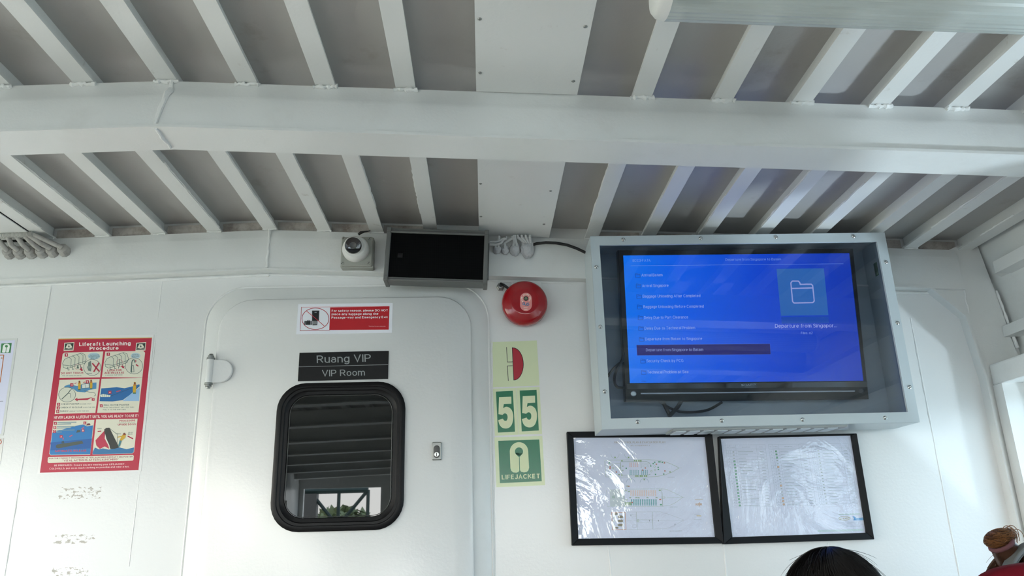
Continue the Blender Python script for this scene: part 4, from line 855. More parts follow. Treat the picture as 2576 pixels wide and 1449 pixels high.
p.line('9aa6a6', [(838, 1096), (1018, 1094), (1018, 1128), (838, 1130)], 2, 2, True); p.ring(LG, 846, 1110, 11, 11, 3, 2, 12)
for y in (1062, 1112, 1162): p.poly('7c7560', [(594, y), (612, y-14), (645, y-16), (664, y-4), (660, y+14), (640, y+18), (610, y+14)], 2); p.ring(LG, 552, y+3, 11, 11, 3, 2, 12)
for x0, y0, x1, y1 in ((552, 1018, 596, 1038), (562, 1186, 606, 1208)): p.rect('7c7560', x0, y0, x1, y1, 2)
for x, y in ((758, 1044), (985, 1110), (1094, 1110), (1294, 1156), (660, 1195)): p.rect('7d8894', x-4, y-9, x+4, y+9, 2)
for x0, y0 in ((770, 1036), (780, 1162)): p.line('a3abb6', [(x0, y0), (x0+48, y0-2), (x0+48, y0+28), (x0, y0+30)], 2, 2, True)
p.build(t)
ZR = (1800, 1080, 4.829)
t, p = pframe('black framed symbol table, right of the two frames under the television', [(44, 85), (1718, 48), (1932, 1338), (104, 1396)], [(64, 112), (1648, 74), (1832, 1256), (206, 1310)], ZR)
p.part('symbol_tables')
def quadline(Q, u0, v0, u1, v1, h, w):
    f = lambda u, v: tuple((Q[0][k]*(1-u)+Q[1][k]*u)*(1-v)+(Q[3][k]*(1-u)+Q[2][k]*u)*v for k in (0, 1))
    p.line(h, [f(u0, v0), f(u1, v1)], w, 1); return f
cols = [([(122, 190), (602, 186), (692, 934), (212, 944)], (.10, .25, .77)), ([(640, 184), (1110, 178), (1222, 920), (748, 930)], (.11, .26, .78)), ([(1154, 178), (1612, 174), (1730, 900), (1270, 914)], (.11, .27, .80))]
for ci, (Q, cs) in enumerate(cols):
    rws = [0, .065, .085]+[.085+(1-.085)*i/18 for i in range(1, 19)]
    for v in rws: quadline(Q, 0, v, 1, v, '9fabb8', 2.0)
    for u in (0,)+cs+(1,): f = quadline(Q, u, 0, u, 1, '9fabb8', 2.0)
    for u, s_, wd in ((.045, 'NO', .05), (.175, 'SYMBOL', .12), (.51, 'DESCRIPTION', .20), (.885, 'TOTAL', .10)):
        a = f(u-wd/2, .045); c_ = f(u+wd/2, .045); p.text('8d99a6', s_, a, c_, 10)
    for i in range(18):
        v = .085+(1-.085)*(i+.55)/18; rnd = random.Random(i*7+ci)
        p.line('8f9ba8', [f(.045, v), f(.06, v)], 5)
        x, y = f(.175, v)
        if ci == 0 and i > 2: p.rect('2f7f58', x-11, y-10, x+11, y+10, 2); p.rect('8fbfa2', x-5, y-5, x+5, y+5, 3)
        elif ci == 1 and i < 3: p.rect('2f7f58', x-11, y-10, x+11, y+10, 2); p.rect('8fbfa2', x-5, y-5, x+5, y+5, 3)
        elif ci == 1 and i in (5, 11, 15, 16, 17): p.rect('b58a66', x-12, y-11, x+12, y+11, 2); p.rect('d8c3ae', x-5, y-5, x+5, y+5, 3)
        else: p.rect('8d9a95', x-10, y-4, x+10, y+5, 2)
        p.line('9aa6b0', [f(.29, v), f(.29+rnd.uniform(.15, .42), v)], 6)
        p.line('9aa6b0', [f(.85, v), f(.94, v)], 5)
p.part('title_block')
p.text('93a0b0', 'WATERFRONT  2', (1596, 1145), (1738, 1142), 12); p.text('93a0b0', 'FIRE CONTROL PLAN', (1585, 1186), (1756, 1182), 13)
for y in (1122, 1160): p.line('a8b4c4', [(1500, y+6), (1800, y-4)], 2)
p.part('logos')
p.ring('a9a27c', 1566, 1081, 68, 22, 5, 2, 30); p.text('a39a68', 'FAST', (1552, 1094), (1618, 1090), 20, .02, 3, .25); p.line('b9bca6', [(1510, 1082), (1546, 1080)], 7)
p.poly('2c83c0', [(1662, 1054), (1692, 1060), (1706, 1078), (1794, 1072), (1796, 1104), (1672, 1106), (1682, 1084)], 2); p.line('8cc4e6', [(1706, 1090), (1712, 1074)], 4, 3)
for i in range(8): p.line('9fd0ee', [(1712+i*10, 1098), (1714+i*10, 1084-(i % 3)*4)], 3, 3)
p.line('b6c8cc', [(1246, 1236), (1790, 1222)], 26, 1); p.line('b0c4c6', [(1500, 1036), (1750, 1028)], 14, 1)
p.build(t)

# ================================================================== POSTERS ON THE LEFT
ZP = (90, 840, 4.027)
t, p = sign('liferaft_poster', 'red liferaft launching procedure poster on the wall left of the door', 'poster', [(236, 25), (1198, 8), (1068, 1392), (14, 1418)], 0, ZP, pm('dcdcdb', .35), .0008)
RED = 'b3243f'; CR = 'd9d6c4'; INK = '47605c'; BL_ = '1c64a0'; YL = 'c9a12a'
p.part('red_field'); p.poly(RED, [(230, 52), (1178, 38), (1040, 1380), (42, 1406)], 1); p.line('c8a34a', [(232, 52), (1178, 40)], 8, 2)
p.part('heading'); p.text('ece8e2', 'Liferaft Launching', (440, 124), (962, 114), 37, .02); p.text('ece8e2', 'Procedure', (546, 164), (840, 160), 34, .02)
for x in (336, 1064):
    p.poly(CR, [(x-46, 90), (x+56, 84), (x+46, 168), (x-54, 174)], 2); p.poly('2b3833', [(x-38, 98), (x+48, 92), (x+42, 148), (x-44, 152)], 3); p.poly(CR, [(x-34, 142), (x-16, 106), (x+16, 104), (x+38, 138), (x, 148)], 4); p.poly('2b3833', [(x-8, 136), (x, 112), (x+10, 134)], 5); p.poly('2b3833', [(x-46, 156), (x+40, 152), (x+39, 160), (x-47, 164)], 3)
def panel(name, q): p.part(name); p.poly(CR, q, 2)
def num(x, y, s_, r=16): p.poly('b32a44', [(x-r, y-r), (x+r, y-r), (x+r, y+r), (x-r, y+r)], 5); p.text('efe6df', s_, (x-r*.4, y+r*.6), (x+r*.4, y+r*.6), r*1.2, .02, 6)
def canister(x, y):
    p.poly('cfd0be', [(x, y+70), (x+20, y+30), (x+60, y+10), (x+190, y-34), (x+225, y-20), (x+240, y+30), (x+225, y+70), (x+40, y+125), (x+8, y+110)], 3)
    p.line(INK, [(x, y+70), (x+20, y+30), (x+60, y+10), (x+190, y-34), (x+225, y-20), (x+240, y+30), (x+225, y+70), (x+40, y+125), (x+8, y+110)], 4, 4, True); p.line(INK, [(x+2, y+86), (x+80, y+96), (x+238, y+46)], 4, 4)
    for k in (70, 110, 150, 190): p.line(INK, [(x+k-10, y+8-(k-60)*.3), (x+k+18, y+30-(k-60)*.3), (x+k+14, y+112-(k-60)*.32)], 4, 4)
    for k in (52, 96, 180): p.line(INK, [(x+k, y+118-k*.2), (x+k+4, y+150-k*.2), (x+k+20, y+146-k*.2)], 5, 4)
panel('step_panel_1', [(288, 190), (684, 178), (652, 440), (240, 446), (272, 206)]); num(310, 214, '1'); canister(272, 228)
p.ell('a9c3cc', 590, 225, 62, 34, 3); p.text('3f5f63', 'AUTOMATIC', (550, 222), (642, 220), 12, .01, 4); p.text('3f5f63', 'UNDERWATER', (540, 238), (648, 236), 12, .01, 4); p.text('3f5f63', 'RELEASE', (556, 253), (628, 251), 12, .01, 4)
p.ring(INK, 572, 340, 86, 82, 4, 4); p.ell('d4d2c2', 572, 340, 84, 80, 3); p.ring('b3646a', 428, 334, 32, 30, 3, 4); p.poly('6f7f78', [(532, 290), (560, 270), (566, 330), (560, 380), (530, 370)], 5); p.poly('8d9990', [(520, 330), (570, 324), (566, 350), (522, 352)], 6); p.line(INK, [(520, 400), (570, 398)], 4, 5); p.poly('55665f', [(412, 352), (440, 350), (428, 310)], 5)
p.line('b02840', [(576, 300), (642, 378)], 14, 7); p.line('b02840', [(640, 296), (590, 382)], 14, 7); p.poly('b02840', [(446, 356), (466, 344), (480, 372), (462, 376)], 7)
p.text('ad2a44', 'DO NOT TOUCH', (256, 410), (480, 404), 20, .02); p.text('7d8a80', 'THIS OR SIMILAR UNITS', (264, 430), (462, 427), 12, .01)
panel('step_panel_2', [(704, 180), (1090, 172), (1108, 190), (1080, 444), (670, 438)]); num(735, 206, '2'); canister(700, 222)
p.ell('b3c9d0', 1012, 222, 48, 30, 3); p.text('3f5f63', 'MANUAL', (978, 218), (1044, 216), 12, .01, 4); p.text('3f5f63', 'RELEASE', (974, 234), (1046, 232), 12, .01, 4)
p.ell('d4d2c2', 996, 324, 86, 80, 3); p.ring(INK, 996, 324, 88, 82, 4, 4); p.ring('b3646a', 850, 296, 33, 36, 3, 4); p.line(INK, [(846, 258), (852, 300), (838, 350)], 6, 5)
p.line(INK, [(970, 390), (974, 290), (980, 266), (996, 262), (1006, 290)], 9, 5); p.line('6f7f78', [(962, 386), (996, 384), (990, 320), (968, 322)], 6, 5, True); p.line('b02840', [(1014, 266), (1014, 284)], 8, 6); p.line('b02840', [(1018, 312), (1038, 326)], 12, 6); p.poly('b02840', [(862, 324), (886, 322), (902, 350), (880, 346)], 6)
p.text('ad2a44', 'LOOK FOR', (726, 380), (870, 376), 20, .02); p.text('ad2a44', 'AND RELEASE', (696, 406), (894, 402), 20, .02); p.text('7d8a80', 'A MANUAL SLIP HOOK', (704, 424), (880, 421), 12, .01)
def man(x, y, s=1.0, lean=0):
    p.poly(YL, [(x-14*s+lean, y), (x+14*s+lean, y), (x+16*s, y+46*s), (x+12*s, y+84*s), (x-14*s, y+86*s), (x-16*s, y+44*s)], 6); p.ell('7a4630', x+lean, y-8*s, 10*s, 11*s, 7, 12); p.ell(YL, x+lean, y-14*s, 11*s, 9*s, 6, 12); p.rect('b4472e', x-11*s+lean, y+4*s, x+11*s+lean, y+12*s, 7); p.rect('3b6b55', x-14*s, y+80*s, x+14*s, y+92*s, 7)
panel('step_panel_3', [(240, 466), (648, 456), (604, 800), (192, 812)])
p.poly('4a86b2', [(286, 530), (340, 512), (420, 528), (500, 500), (616, 492), (614, 556), (540, 568), (500, 592), (420, 586), (380, 556), (300, 540)], 3)
man(443, 492, .86); man(562, 482, .86); p.poly('cfd4ce', [(466, 510), (540, 502), (542, 546), (470, 552)], 5); p.line(INK, [(466, 510), (540, 502), (542, 546), (470, 552)], 4, 6, True); p.line(INK, [(500, 508), (505, 550)], 3, 6); num(366, 516, '4'); num(524, 486, '5')
p.line('b02840', [(396, 504), (412, 496)], 6, 6); p.line('b02840', [(482, 496), (492, 486), (502, 494)], 5, 6)
p.ell('cfd0c0', 318, 616, 84, 74, 4); p.ring(INK, 318, 616, 85, 75, 4, 5); p.line('55665f', [(266, 660), (330, 600), (352, 568)], 8, 6); p.line(INK, [(330, 600), (350, 604), (354, 645)], 4, 6); p.line(INK, [(352, 568), (372, 556)], 4, 6); p.line(INK, [(490, 574), (540, 590), (600, 600), (608, 620), (590, 630)], 4, 5)
p.poly('b02840', [(394, 664), (424, 646), (422, 658), (520, 652), (576, 640), (524, 670), (424, 672), (424, 684)], 5); num(582, 664, '3', 14)
for s_, y, x1, tail in (('3', 714, 440, (448, 562)), ('4', 750, 470, (478, 604)), ('5', 786, 330, (338, 538))):
    num(232-(y-714)*.12, y, s_, 15)
p.text('55665f', 'CHECK PAINTER', (258, 719), (442, 716), 15, .02); p.text('55665f', 'IS MADE FAST', (450, 716), (562, 714), 11, .005); p.text('55665f', 'CHECK IT IS CLEAR', (252, 754), (472, 751), 15, .02); p.text('55665f', 'OVER THE SIDE', (480, 751), (604, 748), 11, .005); p.text('55665f', 'THROW', (247, 791), (330, 790), 15, .02); p.text('55665f', 'LIFERAFT INTO THE SEA', (338, 789), (538, 786), 11, .005)
panel('step_panel_6', [(666, 454), (1080, 446), (1040, 794), (622, 800)])
p.poly(BL_, [(664, 552), (720, 548), (820, 540), (900, 550), (980, 532), (1050, 510), (1054, 530), (950, 620), (880, 672), (780, 684), (646, 682)], 3); p.poly('8fb4d8', [(880, 680), (960, 610), (1055, 540), (1046, 680)], 3)
man(1000, 510, 1.05, 4); p.poly('d6dccf', [(654, 620), (680, 608), (760, 624), (752, 640), (660, 640)], 5)
for k in range(4): p.line(INK, [(676+k*20, 612), (682+k*20, 640)], 3, 6)
num(752, 592, '6', 15); p.line('b34a60', [(818, 586), (858, 574)], 10, 5); p.line('2a4a66', [(760, 630), (970, 550)], 4, 5); num(664, 728, '6', 14)
p.text('55665f', 'PULL ON THE PAINTER', (690, 730), (946, 726), 15, .02); p.text('55665f', 'UNTIL THE LIFERAFT INFLATES THEN', (684, 752), (996, 748), 11, .008); p.text('55665f', 'PULL IT TO THE SHIPS SIDE', (682, 774), (912, 771), 11, .008)
p.part('warning_lettering'); p.text('efe6df', 'NEVER LAUNCH A LIFERAFT UNTIL YOU ARE READY TO USE IT!', (186, 862), (1040, 842), 28, .012)
panel('release_panel', [(180, 880), (594, 870), (552, 1224), (150, 1230), (136, 1214)])
p.poly('2474b4', [(300, 960), (410, 930), (480, 918), (520, 936), (580, 926), (552, 1218), (152, 1226), (140, 1210), (168, 1000)], 3); p.poly('1a5aa0', [(150, 1100), (570, 1060), (556, 1160), (150, 1180)], 4)
p.poly('45504a', [(204, 1132), (220, 1120), (470, 1082), (484, 1110), (230, 1160), (206, 1152)], 5); p.poly('2f4a5c', [(260, 1112), (264, 1088), (284, 1082), (292, 1108)], 5); p.poly('45504a', [(410, 1002), (420, 976), (450, 972), (454, 994)], 5); p.poly('6a2f3c', [(510, 928), (524, 908), (548, 906), (556, 924)], 5)
num(258, 1040, 'A', 15); num(480, 978, 'B', 14); num(498, 902, 'C', 14); num(199, 906, 'A', 15); num(194, 948, 'B', 15); num(189, 988, 'C', 15)
for y, x1 in ((897, 410), (914, 358), (940, 398), (954, 352), (976, 392), (996, 262)): p.line('6f8f9a', [(222-(y-897)*.12, y), (x1, y-3)], 9, 4)
for a, c_ in (((276, 1068), (282, 1056)), ((345, 1040), (370, 1026)), ((466, 962), (488, 946))): p.line('c9586e', [a, c_], 9, 6)
p.text('c23a50', 'AUTOMATIC RELEASE', (194, 1196), (514, 1192), 20, .022, 6)
panel('upside_down_panel', [(612, 866), (1032, 858), (996, 1196), (978, 1212), (574, 1222)])
p.poly('2f6fa0', [(578, 1196), (600, 1150), (640, 1170), (680, 1160), (740, 1172), (850, 1150), (920, 1168), (996, 1150), (992, 1196), (976, 1210), (576, 1220)], 4); p.poly('b42c48', [(698, 978), (606, 1078), (614, 1130), (650, 1165), (700, 1140), (744, 1164)], 5); p.poly('2b2b28', [(694, 968), (716, 952), (746, 950), (846, 1150), (800, 1164), (758, 1166), (700, 1040)], 6); p.poly('d8d8cc', [(704, 1010), (716, 1060), (748, 1130), (752, 1160), (700, 1060)], 7)
p.line(INK, [(742, 952), (828, 1020)], 4, 5); p.line(INK, [(828, 1020), (824, 1130)], 4, 5); p.poly(YL, [(880, 1020), (912, 1016), (908, 1050), (872, 1082), (850, 1078), (866, 1046)], 7); p.poly('4a7f86', [(850, 1078), (872, 1082), (852, 1142), (834, 1138)], 7); p.ell('7a4630', 898, 1014, 12, 12, 8, 12); p.line(YL, [(880, 1036), (832, 1046)], 9, 7); p.line('b4472e', [(888, 1024), (914, 1018)], 7, 8)
p.text('ad2a44', 'PROCEDURE', (848, 890), (1008, 886), 18, .02); p.text('7d8a80', 'IF LIFERAFT INFLATES', (842, 907), (1004, 904), 10, .005); p.text('ad2a44', 'UPSIDE DOWN', (832, 928), (1016, 924), 18, .02)
p.text('55665f', 'WIND', (624, 966), (668, 964), 11, .01); p.line('b02840', [(630, 988), (662, 985)], 9, 6); p.text('55665f', 'PULL', (822, 1018), (864, 1016), 12, .01, 8); p.text('55665f', 'LEAN', (936, 1006), (984, 1004), 12, .01); p.text('55665f', 'BACK', (934, 1022), (982, 1020), 12, .01); p.line('b02840', [(934, 1036), (984, 1062)], 11, 6)
p.part('footer'); p.poly(CR, [(132, 1248), (984, 1226), (994, 1236), (990, 1276), (980, 1284), (130, 1308), (120, 1298), (122, 1258)], 2)
p.text('8f3a4e', 'FOR THE CORRECT PROCEDURE AFTER LAUNCHING LIFERAFT SEE POSTER', (134, 1270), (982, 1250), 14, .016); p.text('9c2f46', '"VITAL ACTIONS AFTER LAUNCHING"', (272, 1294), (838, 1280), 20, .014)
p.text('e6c9c9', 'BE PREPARED : Ensure you are wearing your LIFEJACKET.', (188, 1342), (906, 1326), 17, .012); p.text('e6c9c9', 'COLD KILLS, put on as much clothing as possible and wear a hat.', (138, 1374), (948, 1352), 17, .012)
p.build(t)
ZQ = (0, 830, 4.14)
t, p = sign('instruction_sheet', 'laminated white sheet with green lifejacket square at the left edge', 'poster', [(-1200, 130), (182, 86), (36, 1098), (-1330, 1130)], 0, ZQ, mat('laminate_white', (.74, .76, .75), .2), .0008)
p.part('paper'); p.poly('d0d2e6', [(-1170, 150), (157, 108), (12, 1082), (-1300, 1110)], 1)
p.part('lifejacket_square'); p.poly('3f7f50', [(15, 141), (123, 135), (110, 238), (4, 240)], 2); p.poly('e3e8e6', [(22, 230), (32, 165), (46, 148), (75, 142), (98, 152), (104, 170), (94, 226), (84, 234), (66, 234), (62, 222), (54, 234), (30, 236)], 3); p.ell('3f7f50', 68, 170, 15, 13, 4); p.line('3f7f50', [(67, 178), (62, 228)], 6, 4)
p.part('orange_box'); p.line('b8693a', [(-1100, 290), (40, 262), (2, 545)], 9, 2); p.text('b98a4a', '4', (8, 305), (26, 304), 24, .02); p.line('6d7076', [(-900, 760), (32, 742)], 5, 2); p.build(t)
t, p = sign('notice_sheet', 'corner of a pale notice with a red ring at the lower left edge', 'poster', [(-700, 1150), (40, 1128), (2, 1400), (-740, 1430)], 0, ZQ, mat('laminate_cream', (.74, .72, .70), .2), .0008)
p.part('print'); p.ring('d9776c', -8, 1166, 22, 22, 9, 2); p.line('9a948c', [(-600, 1150), (15, 1138)], 5, 1); p.build(t)

# ================================================================== STRIP LAMP UNDER THE ROOF
lx0, lx1 = .300, 1.56; ly = -1.37
lamp = thing('ceiling_light', 'long strip light with ribbed clear cover at the top right', 'light', ((lx0+lx1)/2, ly, zf(1.0)-.12))
def lsec(x, ry, rz, dz=-.072, rib=0, a0=0, a1=2*PI, n=64):
    z = zf(x)+dz; out = []
    for i in range(n):
        a = 2*PI*i/n; k = 1-(rib if i % 2 else 0); out.append(Vector((x, ly+ry*math.cos(a)*k, z+rz*math.sin(a)*k)))
    return out
xs = [(lx0, .03, .028), (lx0+.004, .048, .038), (lx0+.012, .058, .043), (lx0+.026, .063, .045)]
MB().loft([lsec(x, a, c_) for x, a, c_ in xs]).obj('end_cap', 'lamp_white', lamp, smooth=60)
MB().loft([lsec(lx1-(x-lx0), a, c_) for x, a, c_ in xs]).obj('end_cap', 'lamp_white', lamp, smooth=60)
MB().loft([lsec(x, .063, .045, rib=.022) for x in (lx0+.026, lx1-.026)], False, False).obj('ribbed_cover', 'diffuser', lamp, smooth=0)
MB().hexa([(lx0+.03, ly-.052, zf(lx0)-.052), (lx1-.03, ly-.052, zf(lx1)-.052), (lx1-.03, ly+.052, zf(lx1)-.052), (lx0+.03, ly+.052, zf(lx0)-.052), (lx0+.03, ly-.045, zf(lx0)-.028), (lx1-.03, ly-.045, zf(lx1)-.028), (lx1-.03, ly+.045, zf(lx1)-.028), (lx0+.03, ly+.045, zf(lx0)-.028)]).obj('reflector', 'lamp_white', lamp, smooth=0)
MB().tube([(lx0+.11, ly, zf(lx0)-.075), (lx1-.11, ly, zf(lx1)-.075)], .008, 12).obj('tube', 'cam_white', lamp)
for x in (lx0+.075, lx1-.075): MB().box(x-.03, x+.03, ly-.02, ly+.02, zf(x)-.088, zf(x)-.055).obj('lamp_holder', 'dark_steel', lamp, smooth=0)
for x in (.562, 1.285): MB().box(x-.02, x+.02, ly-.02, ly+.02, zf(x)-.02, zf(x)-.001).obj('mounting_foot', 'lamp_white', lamp, smooth=0)

# ================================================================== PASSENGERS AND SEATS
def loft_body(name, mt, rings, parent=None, n=28, sub=1, smooth=70):
    """rings: (centre, half width x, half depth y)"""
    b = MB(); b.loft([[Vector(c)+Vector((rx*math.cos(2*PI*j/n), ry*math.sin(2*PI*j/n), 0)) for j in range(n)] for c, rx, ry in rings])
    o = b.obj(name, mt, parent, smooth=smooth)
    if sub: m_ = o.modifiers.new('s', 'SUBSURF'); m_.levels = sub; m_.render_levels = sub
    return o
def skin(name, mt, verts, edges, rad, parent=None):
    me = bpy.data.meshes.new(name); me.from_pydata(verts, edges, []); o = bpy.data.objects.new(name, me); COL.objects.link(o); me.materials.append(M[mt])
    m_ = o.modifiers.new('skin', 'SKIN'); m_.use_smooth_shade = True; s = o.modifiers.new('sub', 'SUBSURF'); s.levels = 2; s.render_levels = 2
    for v, r in zip(me.skin_vertices[0].data, rad): v.radius = r if isinstance(r, tuple) else (r, r)
    me.skin_vertices[0].data[0].use_root = True
    if parent: put(o, parent)
    return o
def person(label, hx, hy, top, shirt):
    """seated, facing the front wall (+y); pelvis, spine, head, arms resting on the thighs, legs"""
    hc = top-.125; t = thing('person', label, 'person', (hx, hy, 0))
    P = lambda x, y, z: (hx+x, hy+y, z)
    s = top-1.12
    V = [P(0, -.06, .48+s), P(0, -.085, .60+s), P(0, -.085, .72+s), P(0, -.06, .84+s), P(0, -.04, .90+s), P(0, -.01, hc-.07), P(0, .0, hc), P(0, -.005, hc+.055),
         P(0, .075, hc-.085), P(0, .098, hc-.015), P(.083, -.01, hc-.01), P(-.083, -.01, hc-.01)]
    E = [(0, 1), (1, 2), (2, 3), (3, 4), (4, 5), (5, 6), (6, 7), (5, 8), (6, 9), (6, 10), (6, 11)]
    R = [(.15, .12), (.14, .11), (.155, .115), (.13, .10), (.055, .055), (.062, .075), (.076, .092), (.062, .075), .022, .012, (.008, .018), (.008, .018)]
    for sgn in (-1, 1):
        k = len(V)
        V += [P(sgn*.138, -.05, .82+s), P(sgn*.155, -.03, .68+s), P(sgn*.155, .05, .575+s), P(sgn*.17, .18, .545+s), P(sgn*.13, .28, .535+s), P(sgn*.12, .33, .53+s)]
        E += [(3, k), (k, k+1), (k+1, k+2), (k+2, k+3), (k+3, k+4), (k+4, k+5)]; R += [.062, .052, .044, .036, (.034, .02), (.028, .014)]
        for fg, (fx, fl) in enumerate(((-.026, .062), (-.009, .072), (.009, .068), (.025, .055))):     # four fingers
            q = len(V); V += [P(sgn*.12+fx, .33+fl*.55, .528+s), P(sgn*.12+fx*1.1, .33+fl, .512+s)]; E += [(k+5, q), (q, q+1)]; R += [.009, .0075]
        q = len(V); V += [P(sgn*.12-sgn*.04, .315, .528+s), P(sgn*.12-sgn*.05, .345, .518+s)]; E += [(k+4, q), (q, q+1)]; R += [.0105, .008]
        k = len(V)
        V += [P(sgn*.10, .02, .46+s), P(sgn*.12, .36, .47+s), P(sgn*.12, .40, .10), P(sgn*.12, .40, .05), P(sgn*.125, .50, .035)]
        E += [(0, k), (k, k+1), (k+1, k+2), (k+2, k+3), (k+3, k+4)]; R += [.088, .062, .042, .036, (.038, .026)]
    skin('body', 'skin', V, E, R, t)
    # clothes: a little larger than the body
    cv, ce, cr_ = V[:4], [(0, 1), (1, 2), (2, 3)], [tuple(r+.020 for r in q) for q in R[:4]]
    cv = cv+[P(0, -.042, .892+s)]; ce += [(3, 4)]; cr_ += [(.072, .07)]
    for sgn in (-1, 1):
        k = len(cv); cv += [P(sgn*.138, -.05, .82+s), P(sgn*.155, -.03, .68+s), P(sgn*.155, .05, .575+s)]; ce += [(3, k), (k, k+1), (k+1, k+2)]; cr_ += [.084, .066, .056]
    skin('shirt', shirt, cv, ce, cr_, t)
    tv_, te, tr = [P(0, -.06, .47+s)], [], [(.165, .135)]
    for sgn in (-1, 1):
        k = len(tv_); tv_ += [P(sgn*.10, .02, .46+s), P(sgn*.12, .36, .47+s), P(sgn*.12, .40, .12)]; te += [(0, k), (k, k+1), (k+1, k+2)]; tr += [.098, .074, .056]
    skin('trousers', 'trousers', tv_, te, tr, t)
    for sgn in (-1, 1): MB().ball(P(sgn*.032, .088, hc+.0), .011, .008, .007, 10, 6).obj('eye', 'cam_white', t)
    MB().tube([P(-.024, .092, hc-.055), P(0, .098, hc-.056), P(.024, .092, hc-.055)], .005, 8).obj('mouth', mat('lips', (.38, .16, .13), .5), t)
    return t, Vector(P(0, 0, hc))
def scalp(c, u, v, rx, ry, rz):
    """u azimuth, v polar angle from the top"""
    return c+Vector((rx*math.sin(v)*math.cos(u), ry*math.sin(v)*math.sin(u), rz*math.cos(v)))
def strands(b, c, rad, N, vmax, whorl, r, seed, lift=.004, fly=0, flyl=.03):
    rnd = random.Random(seed)
    for i in range(N):
        u = rnd.uniform(0, 2*PI); v0 = rnd.uniform(0, .9)**.7*1.1; L_ = rnd.uniform(.5, 1.0); tw = rnd.uniform(-.25, .25)+whorl; k = 9; pts = []
        lf = lift*rnd.uniform(.3, 1.3)
        isf = i < fly; fj = (rnd.uniform(-1, 1)*.008, rnd.uniform(.2, .7), rnd.uniform(.2, 1))
        for s in range(k):
            f = s/(k-1); v = min(v0+L_*f, vmax); uu = u+tw*f
            q = scalp(c, uu, v, *[a+lf*(.4+.6*f) for a in rad])
            if isf: q = q+Vector((fj[0]*f*f, 0, flyl*f*f*fj[1]))+(q-c).normalized()*flyl*f*.5*fj[2]
            pts.append(q)
        b.tube(pts, [r*(1-.7*s/(k-1))*(.7 if isf else 1) for s in range(k)], 3)
def cap(b, c, rad, vf, n=40, m=16):
    """hair shell; vf(u) polar angle where the hair ends"""
    b.loft([[scalp(c, 2*PI*j/n, max(.02, vf(2*PI*j/n)*i/m), *rad) for j in range(n)] for i in range(m+1)])
# hair line: low at the back (u = -90 deg), high over the face
hl = lambda u: 1.72+.62*max(0, -math.sin(u)) - .72*max(0, math.sin(u))
# black haired passenger
p1 = U(2096, 1376, -1.1)
t, hc = person('person with short black hair seen from behind under the framed plans', p1.x, -1.08, p1.z+.002, 'shirt_dark')
rad = (.086, .104, .121); b = MB(); cap(b, hc, rad, hl); ho = b.obj('hair', 'hair_black', t, smooth=80)
b = MB(); strands(b, hc+Vector((0, 0, .0)), rad, 2600, 1.9, .25, .0009, 3, .005, 60, .022); b.obj('hair_strands', 'hair_black', ho, smooth=80, kind='stuff')
# passenger with bun and headphones
p2 = U(2584, 1362, -.95)
t, hc = person('person with brown hair in a bun wearing headphones at the right edge', p2.x, -.95, p2.z-.004, 'shirt_teal')
rad = (.088, .104, .121); b = MB(); cap(b, hc, rad, hl); ho = b.obj('hair', 'hair_brown', t, smooth=80)
b = MB(); strands(b, hc, rad, 1800, 1.95, -.1, .0010, 5, .004, 40, .016); b.obj('hair_strands', 'hair_brown', ho, smooth=80, kind='stuff')
bn = U(2514, 1354, -.965); b = MB(); b.ball((0, 0, 0), 1, 1, 1, 24, 16)
BR_ = Matrix.Rotation(math.radians(-20), 3, 'Y')
def bunp(q): return bn+BR_ @ Vector((q.x*.0255, q.y*.025, q.z*.0150))
b.v = [tuple(bunp(Vector(v))) for v in b.v]
bo = b.obj('hair_bun', 'hair_bun', t, smooth=80)
b = MB(); rnd = random.Random(11)
bd_ = MB()
for i in range(420):      # strands wound round the bun, some darker
    a0 = rnd.uniform(0, 2*PI); el = rnd.gauss(0, .75); k = 9; ax = Vector((rnd.uniform(-.8, .8)+.35, rnd.uniform(-.7, .5), .9)).normalized(); x, y = frame_of(ax); ar = rnd.uniform(.7, 1.9); e_ = 1+rnd.uniform(.0, .07)
    (bd_ if i % 3 == 0 else b).tube([bunp(q*(1.03*e_)) for q in ((x*math.cos(a0+ar*s/(k-1))+y*math.sin(a0+ar*s/(k-1)))*math.cos(el)+ax*math.sin(el) for s in range(k))], [.0009*(1-.5*s/k) for s in range(k)], 3)
lp = bn+Vector((.022, 0, .006))
for i in range(9): 
    o_ = Vector((rnd.uniform(-.006, .006), rnd.uniform(-.006, .006), rnd.uniform(-.006, .006))); b.tube([lp+o_+Vector((.008*math.cos(a)+.0012*s, 0, .012*math.sin(a))) for s, a in enumerate([PI*1.2-PI*1.5*j/9 for j in range(10)])], .0008, 3)
b.obj('bun_strands', 'hair_bun', bo, smooth=80, kind='stuff'); bd_.obj('bun_strands', 'hair_brown', bo, smooth=80, kind='stuff')
b = MB(); tb = U(2519, 1370, -.972); ax = Vector((-.55, -.12, .85)).normalized(); x, y = frame_of(ax)
b.tube([tb+(x*math.cos(2*PI*i/40)*.021+y*math.sin(2*PI*i/40)*.019)+ax*.0006*math.sin(i*2.2) for i in range(41)], [.0042+.0003*math.sin(i*2.6) for i in range(41)], 8); b.obj('hair_tie', 'tie_mauve', t, smooth=80)
# hair gathered from the head up into the tie
b = MB(); n_ = 90
for i in range(n_):
    a = 2*PI*i/n_; o_ = x*math.cos(a)+y*math.sin(a); e_ = Vector((.022, .012, -.026))
    b.tube([tb+o_*.018, tb+o_*.021+e_*.3, tb+o_*.023+e_*.7, tb+o_*.027+e_*1.3], [.0018, .0022, .0024, .0022], 4)
b.tube([tb+Vector((0, 0, .004)), tb+e_*.5, tb+e_*1.2], [.016, .019, .024], 14)
b.obj('gathered_hair', 'hair_brown', t, smooth=80)
